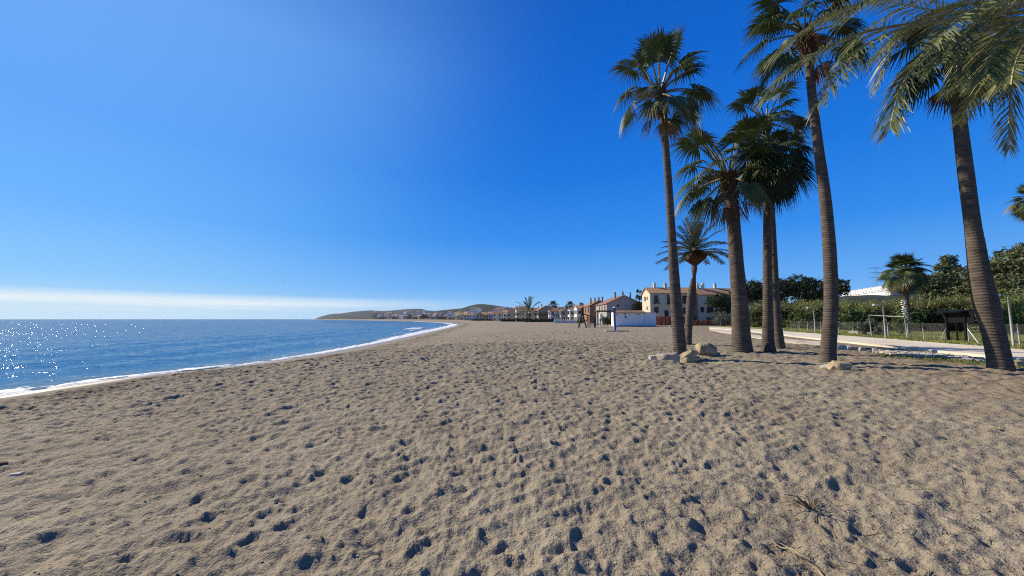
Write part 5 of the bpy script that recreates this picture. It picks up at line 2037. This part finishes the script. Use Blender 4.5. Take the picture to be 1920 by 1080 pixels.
for i, (x, Y, z) in enumerate(town_spots):
    w_, ro_, wi_ = TOWN[i % 6]
    wallname = ('white', 'white', 'cream', 'tan', 'tall white', 'brown')[i % 6]
    lb = '%s house of the far town below the hills' % wallname
    root = thing('town_house', lb, 'house', (x, Y, z - 0.3), r_.uniform(-0.9, 0.15), 'houses of the far town')
    s = max(1.0, Y / 1000)
    root.scale = (s, s, s)
    link('wall', w_, root)
    link('roof', ro_, root)
    tag(link('windows', wi_, root), kind='stuff')
    if z > 0.5:
        mb = MB()
        mb.box((5, 5, -z / s / 2 - 0.5), (13, 13, z / s))
        mb.build('plinth', M_hill2, root)
# trees between the houses of the town
V, Q_ = [], []
bl_ = []
for i in range(110):
    px = 1130 - 460 * r_.random()
    Y = float(np.interp(px, [670, 720, 780, 830, 880, 960, 1060, 1130], [2900, 2300, 1500, 950, 600, 360, 260, 200])) * r_.uniform(0.95, 1.35)
    x = (px - 960) / F * CP * Y
    if shore_d(np.array([x]), np.array([Y]))[0] < 14:
        continue
    s = max(1.0, Y / 700)
    bl_.append((x, Y, 1.6 * s + r_.uniform(0, 2.6) * s, r_.uniform(1.4, 2.8) * s, s))
for b in bl_:
    v_, q_ = leaf_cloud([b[:4]], 170, 0.6 * b[4], int(b[1] * 10) % 9973, 1.0)
    k = len(V)
    V += v_
    Q_ += [tuple(k + i for i in t) for t in q_]
tag(link('treeline', np_mesh('treeline', V, Q_, M_leaf_pine, False)), 'dark trees among the far houses', kind='stuff')

# white hotel on the slope, pylon beside it
hg = at(1574, 556, 500)
hr = at(1668, 548, 385)
hotel = thing('hotel', 'long white terraced hotel on the slope above the reeds', 'building', hg)
hd = hr - hg
HL, hz_ = math.hypot(hd.x, hd.y), math.atan2(hd.y, hd.x)
hotel.rotation_euler = (0, 0, hz_)
hotel.scale = (1, 1, 0.68)
mb = MB()
for i, (z, dy) in enumerate(((0, 0), (3.1, 2.0), (6.2, 4.0))):
    mb.box((HL / 2 + i * 2, 8 + dy, z + 1.2), (HL - i * 4, 14, 3.0))
    mb.box((HL / 2 + i * 2, 0.6 + dy, z + 0.2), (HL - i * 4, 1.6, 1.0))
mb.box((HL / 2, 8, -4), (HL, 15, 7.6))
mb.build('wall', M_wwall, hotel)
for i, (z, dy) in enumerate(((0, 0), (3.1, 2.0), (6.2, 4.0))):
    for k in range(18):
        m2 = MB()
        m2.box((4 + i * 2 + k * (HL - 8 - i * 4) / 17, 0.98 + dy, z + 1.75), (1.9, 0.05, 1.5))
        m2.build('window', M_glass, hotel)
wv = at(1768, 535, 300)
vb = thing('house', 'small white house glimpsed through the trees right of the whitewashed palm', 'house', (wv.x, wv.y, wv.z - 3))
mb = MB()
mb.box((0, 0, 1.8), (4, 5, 6))
mb.box((2.5, 0.5, 3.8), (5, 4, 5.5))
mb.build('wall', M_wwall, vb)
for x_, z_ in ((-0.8, 2.2), (2.0, 4.2), (3.6, 4.4)):
    mb = MB()
    mb.box((x_, -2.52 if x_ < 0.5 else -1.52, z_), (1.0, 0.06, 1.3))
    mb.build('window', M_glass, vb)
pg = at(1645, 548, 520)
M_steel = mat('pylon_steel', (0.22, 0.23, 0.24), 0.6, 0.4, 0.1, 1)
pyl = thing('pylon', 'lattice power pylon on the ridge beside the whitewashed palm', 'pylon', pg)
PH = top_z(499, 520) - pg.z


def pyl_w(z):
    return 3.2 * (1 - z / PH) ** 0.8 + 0.7


mb = MB()
for sx_ in (-1, 1):
    for sy_ in (-1, 1):
        mb.tube([(sx_ * pyl_w(z), sy_ * pyl_w(z), z - 2) for z in np.linspace(0, PH, 8)], 0.09, 4)
for k in range(11):
    z0, z1 = PH * k / 11, PH * (k + 1) / 11
    for sy_ in (-1, 1):
        mb.tube([(-pyl_w(z0), sy_ * pyl_w(z0), z0 - 2), (pyl_w(z1), sy_ * pyl_w(z1), z1 - 2)], 0.05, 3)
        mb.tube([(pyl_w(z0), sy_ * pyl_w(z0), z0 - 2), (-pyl_w(z1), sy_ * pyl_w(z1), z1 - 2)], 0.05, 3)
mb.build('lattice_tower', M_steel, pyl)
for z in (PH * 0.55, PH * 0.74, PH * 0.92):
    mb = MB()
    for sy_ in (-0.7, 0.7):
        mb.tube([(-10, 0, z), (0, sy_, z + 0.9), (10, 0, z)], 0.13, 4)
        mb.tube([(-10, 0, z - 0.05), (10, 0, z - 0.05)], 0.12, 4)
    for x_ in (-9.6, -5, 5, 9.6):
        mb.tube([(x_, 0, z), (x_, 0, z - 1.6)], 0.14, 4)
    mb.build('cross_arm', M_steel, pyl)

# ------------------------------------------------------------------ white kiosk, terracotta fences, play things
M_kiosk = mat('kiosk_paint', (0.80, 0.75, 0.68), 0.8, 0.3, 0.05, 0.8)
M_blue = mat('blue_paint', (0.035, 0.10, 0.33), 0.5, 0.4, 0.15, 2)
M_terra = mat('terracotta_paint', (0.36, 0.13, 0.06), 0.85, 0.2, 0.2, 1.0)
M_terra2 = mat('dark_terracotta', (0.20, 0.055, 0.03), 0.85, 0.2, 0.2, 1.0)
k0, k1 = gp(1154.5, 612.8), gp(1230.5, 612.4)
KY = 80.0
kx0, kx1 = (1155 - 960) / F * CP * KY, (1230 - 960) / F * CP * KY
KW = kx1 - kx0
kh = top_z(585.5, KY)
kiosk = thing('beach_kiosk', 'closed white beach kiosk with a tiled roof edge and blue base line', 'kiosk', (kx0, KY, 0))
mb = MB()
mb.box((KW / 2, 1.9, kh / 2 - 0.1), (KW, 3.8, kh + 0.2))
mb.build('wall', M_kiosk, kiosk)
mb = MB()
A_ = [(-0.25, -0.35, kh - 0.05), (KW * 0.76, -0.35, kh - 0.05), (KW * 0.70, 1.2, kh + 0.42), (-0.1, 1.2, kh + 0.42)]
mb.face(A_)
B_ = [(x, y, z - 0.12) for x, y, z in A_]
mb.face(B_[::-1])
for i in range(4):
    j = (i + 1) % 4
    mb.face([B_[i], B_[j], A_[j], A_[i]])
A_ = [(KW * 0.762, -0.35, kh - 0.04), (KW + 0.25, -0.3, kh - 0.1), (KW + 0.2, 4.0, kh - 0.1), (KW * 0.70, 4.0, kh + 0.3)]
mb.face(A_)
mb.face([(-0.1, 1.2, kh + 0.42), (KW * 0.7, 1.2, kh + 0.42), (KW * 0.7, 4.0, kh + 0.3), (-0.1, 4.0, kh + 0.3)])
mb.build('roof', M_roof2, kiosk)
mb = MB()
mb.box((KW / 2, -0.02, 0.18), (KW + 0.02, 0.05, 0.12))
mb.build('base_line', M_blue, kiosk)
mb = MB()
mb.box((KW / 2, -0.3, 0.03), (KW + 0.8, 1.3, 0.1))
mb.build('plinth', M_conc, kiosk)
for u, z, w, h in ((0.25, kh - 0.42, 0.35, 0.14), (1.85, kh - 0.42, 0.42, 0.14), (4.7, kh - 0.42, 0.5, 0.14), (2.0, kh - 1.0, 0.28, 0.42)):
    mb = MB()
    mb.box((u, -0.02, z), (w, 0.06, h))
    mb.build('vent', M_rail, kiosk)
for u in (5.95,):
    mb = MB()
    mb.box((u, -0.012, kh / 2), (0.05, 0.03, kh - 0.35))
    mb.build('panel_joint', M_conc, kiosk)

# terracotta fence right of the kiosk: each board a part
tf = thing('terracotta_fence', 'terracotta panel fence just right of the white kiosk', 'fence', (ground_at(1231, 92).x, 92, 0))
TW = (1264 - 1231) / F * 92
TZ = top_z(593, 92)
n = 16
for i in range(n):
    mb = MB()
    mb.box(((i + 0.5) * TW / n, 0, TZ / 2), (TW / n - 0.03, 0.05, TZ - 0.1))
    mb.build('plank', M_terra, tf)
for i in range(5):
    mb = MB()
    mb.box((i * TW / 4, -0.06, TZ / 2), (0.14, 0.1, TZ))
    mb.build('post', M_terra2, tf)
tw_ = thing('terracotta_wall', 'long low terracotta wall below the beige houses', 'wall', (ground_at(1298, 93).x, 93, 0))
TW = (1372 - 1298) / F * 93
TZ = top_z(600, 93)
mb = MB()
mb.box((TW / 2, 0, TZ / 2 - 0.1), (TW, 0.25, TZ))
mb.build('wall', M_terra, tw_)
for i in range(9):
    mb = MB()
    mb.box((i * TW / 8, -0.02, TZ / 2 - 0.05), (0.3, 0.34, TZ + 0.08))
    mb.build('pier', M_terra2 if i % 2 else M_terra, tw_)

# white balustrade of the villas
bx0, bx1, BY = (1038 - 960) / F * CP * 150, (1096 - 960) / F * CP * 150, 150.0
bal = thing('balustrade', 'white crenellated garden wall in front of the white villas', 'wall', (bx0, BY, 0))
mb = MB()
mb.box(((bx1 - bx0) / 2, 0, 0.35), (bx1 - bx0, 0.3, 1.1))
mb.build('wall', M_wwall, bal)
for i in range(14):
    x = (i + 0.5) * (bx1 - bx0) / 14
    mb = MB()
    mb.box((x, 0, 1.15), (0.32, 0.32, 0.5))
    mb.face([(x - 0.2, -0.2, 1.4), (x + 0.2, -0.2, 1.4), (x, 0, 1.75)])
    mb.face([(x + 0.2, -0.2, 1.4), (x + 0.2, 0.2, 1.4), (x, 0, 1.75)])
    mb.face([(x + 0.2, 0.2, 1.4), (x - 0.2, 0.2, 1.4), (x, 0, 1.75)])
    mb.face([(x - 0.2, 0.2, 1.4), (x - 0.2, -0.2, 1.4), (x, 0, 1.75)])
    mb.build('pier', M_wwall, bal)
# low dark hedges in front of the beach houses
for i, (p0_, p1_, Yh, lb) in enumerate(((985, 1036, 195, 'low dark hedge in front of the tan house'), (940, 985, 225, 'low dark hedge in front of the cream house with a dark balcony'), (885, 938, 330, 'low dark hedge in front of the far beach row'))):
    x0_, x1_ = (p0_ - 960) / F * CP * Yh, (p1_ - 960) / F * CP * Yh
    V, q_ = leaf_cloud([(x, 0, 0.7, 1.05) for x in np.linspace(0.5, x1_ - x0_ - 0.5, int((x1_ - x0_) / 0.9))], 2600, 0.28, 77 + i, 0.8)
    o = link('hedge', np_mesh('hedge', V, q_, M_leaf_pine, False))
    o.location = (x0_, Yh, 0)
    tag(o, lb, 'hedge')

# wooden play frame
M_wood = mat('dark_wood', (0.075, 0.045, 0.028), 0.8, 0.2, 0.3, 4)
M_wood2 = mat('grey_wood', (0.16, 0.135, 0.10), 0.8, 0.2, 0.3, 4)
pf = gp(1093, 614.5)
pf.z = 0
play = thing('climbing_structure', 'dark wooden A-frame climbing structure on the sand left of the blue post', 'climbing structure', pf)
sc = pf.y / F


def seg(name, a, b, r0, m, parent, sides=8):
    mb = MB()
    mb.tube([Vector(a), (Vector(a) + Vector(b)) / 2, Vector(b)], [r0, r0 * 0.95, r0 * 0.9], sides)
    return mb.build(name, m, parent, True)


HT = top_z(576, pf.y)
seg('leg', (-9 * sc, -0.4, -0.1), (1 * sc, 0.3, HT * 0.93), 0.15, M_wood, play)
seg('leg', (6 * sc, -0.3, -0.1), (-2 * sc, 0.3, HT * 0.93), 0.14, M_wood, play)
seg('leg', (-6 * sc, 1.8, -0.1), (1 * sc, 1.0, HT * 0.8), 0.13, M_wood, play)
seg('post', (1.5 * sc, 0.6, HT * 0.35), (2.0 * sc, 0.6, HT * 1.02), 0.15, M_wood, play)
seg('ridge_beam', (-3 * sc, 0.5, HT * 0.72), (26 * sc, 2.0, HT * 0.5), 0.11, M_wood, play)
for i, t in enumerate((0.35, 0.5, 0.65)):
    seg('rung', (-9 * sc + 10 * sc * t, -0.35 + 0.5 * t, HT * 0.9 * t), (6 * sc - 8 * sc * t, -0.25 + 0.5 * t, HT * 0.9 * t), 0.06, M_wood, play, 6)
for x_ in (13, 17, 24, 27):
    seg('leg', (x_ * sc, 1.0 + (x_ % 2) * 0.8, -0.1), ((x_ - 0.6) * sc, 1.4, HT * 0.55), 0.10, M_wood2, play)
mb = MB()
for i in range(5):
    mb.box((20 * sc, 1.2 + i * 0.17, HT * 0.40), (15 * sc, 0.13, 0.06))
mb.build('platform', M_wood2, play)
mb = MB()
for i in range(7):
    t = i / 6
    mb.tube([(11 * sc + 14 * sc * t, 1.0, 0.45), (12 * sc + 12 * sc * t, 1.3, HT * 0.62)], 0.028, 5)
    mb.tube([(11 * sc, 1.0, 0.45 + t * 1.3), (26 * sc, 1.0, 0.45 + t * 1.2)], 0.028, 5)
mb.build('climbing_net', M_wood2, play)
# dark pergola frame further back
pr = Vector((ground_at(1121, 100).x, 100, 0))
perg = thing('pergola', 'dark flat-topped pergola frame left of the blue post', 'pergola', pr)
PWd = (1149 - 1121) / F * 100
PHt = top_z(584.5, 100)
for x_, y_ in ((0, 0), (PWd, 0), (0, 2.5), (PWd, 2.5)):
    mb = MB()
    mb.box((x_, y_, PHt / 2), (0.28, 0.28, PHt))
    mb.build('post', M_wood, perg)
mb = MB()
mb.box((PWd / 2, 1.25, PHt + 0.17), (PWd + 0.7, 3.2, 0.34))
mb.build('roof', M_wood, perg)
mb = MB()
mb.box((PWd * 0.94, -0.1, PHt - 0.75), (0.75, 0.15, 1.3))
mb.build('side_panel', M_black, perg)
# lilac climbing post and a white slab by the pergola
M_lilac = mat('lilac_paint', (0.30, 0.26, 0.46), 0.7, 0.3, 0.1, 2)
cl = gp(1128, 608.5)
climb = thing('play_tower', 'small white and lilac play tower under the pergola', 'play tower', (cl.x, cl.y, 0))
s2 = cl.y / F
for x_ in (-2.4, 2.4):
    mb = MB()
    mb.box((x_ * s2, 0, 0.85), (0.32, 0.3, 1.8))
    mb.build('leg', M_lilac, climb)
mb = MB()
mb.box((0, 0, 1.35), (1.2, 0.8, 0.6))
mb.build('deck', M_lilac, climb)
mb = MB()
mb.box((-0.1, 0, 2.2), (0.8, 0.7, 1.1))
mb.face([(-0.55, -0.4, 2.75), (0.4, -0.4, 2.75), (-0.08, 0, 3.35)])
mb.face([(0.4, -0.4, 2.75), (0.4, 0.4, 2.75), (-0.08, 0, 3.35)])
mb.face([(0.4, 0.4, 2.75), (-0.55, 0.4, 2.75), (-0.08, 0, 3.35)])
mb.face([(-0.55, 0.4, 2.75), (-0.55, -0.4, 2.75), (-0.08, 0, 3.35)])
mb.build('turret', M_kiosk, climb)
# the blue post on its slab
bp_ = gp(1153, 620.6)
post = thing('blue_post', 'tall dark blue beach shower post on a concrete slab in front of the kiosk', 'post', (bp_.x, bp_.y, 0))
bh = top_z(577, bp_.y)
mb = MB()
mb.tube([(0, 0, 0), (0, 0, bh * 0.5), (0, 0, bh)], 0.17, 12)
mb.build('pole', M_blue, post, True)
mb = MB()
mb.tube([(0, 0, bh - 0.01), (0, 0, bh + 0.08), (0, 0, bh + 0.16)], [0.21, 0.2, 0.08], 12)
mb.build('cap', M_kiosk, post, True)
mb = MB()
mb.tube([(0.1, 0, bh * 0.82), (-0.35, -0.1, bh * 0.86), (-0.5, -0.12, bh * 0.80)], [0.04, 0.035, 0.06], 7)
mb.build('shower_head', M_post, post, True)
mb = MB()
mb.box((0.1, -0.15, 0.035), (3.0, 1.3, 0.11))
mb.build('slab', M_conc, post)
mb = MB()
mb.tube([(0.15, 0.1, 0.42), (0.45, 0.3, 0.72)], 0.05, 7)
mb.build('strut', M_blue, post, True)
pav = gp(1139, 612)
mb = MB()
mb.box((0, 0, 0.05), (3.4, 1.0, 0.14))
o = mb.build('paving_slab', M_lime)
o.location = (pav.x, pav.y, 0)
tag(o, 'pale paving slab on the sand between the play frame and the kiosk', 'paving slab')

# ------------------------------------------------------------------ far palms along the beach
def far_palm(label, px, pyb, pyt, Y, seed, size, kind='fan'):
    g_ = ground_at(px, Y)
    root = thing('fan_palm' if kind == 'fan' else 'date_palm', label, 'palm tree', g_)
    h = top_z(pyt, Y) - size * 0.9
    mb = MB()
    mb.tube([(0, 0, -0.2), (0.1, 0, h * 0.5), (0, 0, h)], [0.4, 0.3, 0.26], 8)
    mb.build('trunk', M_trunk, root, True)
    r_ = random.Random(seed)
    n = 22
    for i in range(n):
        t = (i + 0.5) / n
        az = i * 2.4
        if kind == 'fan':
            el = R(80 - 140 * t)
            link('leaf', fan('dark', math.degrees(el), i), root, leaf_matrix(Vector((0, 0, h)), az, el, size * 0.62))
        else:
            m = Matrix.Translation((0, 0, h)) @ Matrix.Rotation(az, 4, 'Z') @ Matrix.Scale(size * 0.42, 4)
            link('frond', DATE_FR[min(4, int(t * 5))], root, m)
    return root


far_palm('date palm on the beach in front of the cream houses', 992, 601, 560, 205, 1, 8.0, 'date')
far_palm('dark palm above the tan house', 1037, 600, 562, 220, 2, 4.2)
far_palm('dark palm above the white villas', 1069, 600, 563, 230, 3, 4.0)
far_palm('small far palm left of the red brown terrace house', 1090, 600, 566, 240, 4, 3.4)

# ------------------------------------------------------------------ bits on the sand
M_twig = mat('dry_twig', (0.27, 0.20, 0.12), 0.85, 0.2, 0.3, 20, c2=(0.42, 0.34, 0.23))
M_dark_twig = mat('dark_twig', (0.17, 0.13, 0.09), 0.85, 0.2, 0.3, 20)


def on_sand(px, py, up=0.0):
    p = gp(px, py)
    p.z = gz(p.x, p.y) + up
    return p


def branch(label, pl, r0, m, twigs, seed):
    pts = [on_sand(px, py, up) for px, py, up in pl]
    org = pts[0].copy()
    mb = MB()
    sp_ = smooth_path([tuple(p - org) for p in pts], 18)
    mb.tube(sp_, [r0 * (1 - 0.6 * i / 17) for i in range(18)], 7)
    r_ = random.Random(seed)
    for i in range(twigs):
        k = r_.randint(3, 15)
        p = Vector(sp_[k])
        d = Vector((r_.gauss(0, 1), r_.gauss(0, 1), abs(r_.gauss(0, 0.3)))).normalized()
        mb.tube([p, p + d * 0.06, p + d * r_.uniform(0.08, 0.16) + Vector((0, 0, -0.01))], [r0 * 0.4, r0 * 0.3, r0 * 0.1], 4)
    o = mb.build('dry_branch', m, None, True)
    o.location = org
    return tag(o, label, 'branch')


branch('long pale dry branch lying on the sand at the bottom right', [(1560, 1078, 0.012), (1540, 1052, 0.012), (1520, 1030, 0.02), (1500, 1020, 0.015), (1483, 1008, 0.03), (1462, 997, 0.02), (1438, 984, 0.02)], 0.010, M_twig, 9, 3)
branch('short dark twig on the sand at the bottom left', [(335, 1040, 0.015), (322, 1046, 0.02), (305, 1050, 0.02)], 0.008, M_twig, 3, 4)
# dry tuft
tp = on_sand(1523, 940)
mb = MB()
r_ = random.Random(8)
for i in range(26):
    a = r_.uniform(0, 6.28)
    L_ = r_.uniform(0.12, 0.34)
    d = Vector((math.cos(a) * 0.8 - 0.25, math.sin(a) * 0.8 + 0.4, r_.uniform(0.1, 0.7))).normalized()
    mb.tube([Vector((0, 0, -0.02)), d * L_ * 0.5 + Vector((0, 0, 0.02)), d * L_ + Vector((r_.uniform(-0.05, 0.05), r_.uniform(-0.05, 0.05), -0.03))], [0.005, 0.004, 0.0015], 4)
o = mb.build('dry_plant', [M_dark_twig])
o.location = tp
tag(o, 'dry dark tuft of dead plant on the sand above the pale branch', 'plant')
# fallen leaf, pale slab of foam, stones
lp = on_sand(1868, 796, 0.02)
mb = MB()
for i in range(5):
    a0, a1 = -1 + i * 0.4, -1 + (i + 1) * 0.4
    w0, w1 = 0.05 * math.cos(a0 * 1.5), 0.05 * math.cos(a1 * 1.5)
    mb.face([(a0 * 0.09, -w0, 0.01 + 0.02 * a0 * a0), (a1 * 0.09, -w1, 0.01 + 0.02 * a1 * a1), (a1 * 0.09, w1, 0.02 + 0.02 * a1 * a1), (a0 * 0.09, w0, 0.02 + 0.02 * a0 * a0)])
o = mb.build('fallen_leaf', mat('yellow_leaf', (0.50, 0.38, 0.10), 0.6, 0.3, 0.2, 10))
o.location = lp
o.scale = (0.6, 0.6, 0.6)
tag(o, 'single yellow leaf on the sand at the right', 'leaf')
p = on_sand(35, 853, 0.02)
rock('flat white stone on the sand near the left edge', (p.x, p.y, p.z - 0.01), (0.13, 0.09, 0.03), 91, M_lime, 0.2, 0.2, sub=3)
p = on_sand(8, 832)
rock('dark stone on the sand at the left edge', (p.x, p.y, p.z - 0.02), (0.12, 0.08, 0.04), 92, M_bark, 0.2, 0.2, sub=3)
# scattered grit and shell bits
mb = MB()
for i in range(1500):
    r = 1.6 + 16 * random.random() ** 1.6
    th = R(random.uniform(-55, 56))
    x, y = r * math.sin(th), r * math.cos(th)
    if x < -11 or path_side(x, y) > -0.5:
        continue
    s = random.uniform(0.003, 0.009)
    mb.box((x, y, gz(x, y) + s * 0.3), (s * 1.8, s, s * 0.9), random.random() * 3, 0 if random.random() < 0.55 else 1)
tag(mb.build('pebbles', [M_lime, M_dark_twig]), 'tiny shell bits and grit scattered on the sand', kind='stuff')
mb = MB()
for i in range(900):
    px = random.uniform(1180, 1915)
    py = random.uniform(700, 1075)
    if random.random() < 0.35 and px < 1400:
        continue
    p = gp(px, py)
    a = random.uniform(0, 3.14)
    L_ = random.uniform(0.02, 0.075)
    c, s = math.cos(a) * L_ / 2, math.sin(a) * L_ / 2
    z0_, z1_ = gz(p.x - c, p.y - s) + 0.004, gz(p.x + c, p.y + s) + 0.006
    mb.tube([(p.x - c, p.y - s, z0_), (p.x + c, p.y + s, z1_)], 0.0025, 3, random.randint(0, 1), False)
tag(mb.build('litter', [M_twig, M_dark_twig]), 'dry straw and twigs scattered on the sand under the palms', kind='stuff')
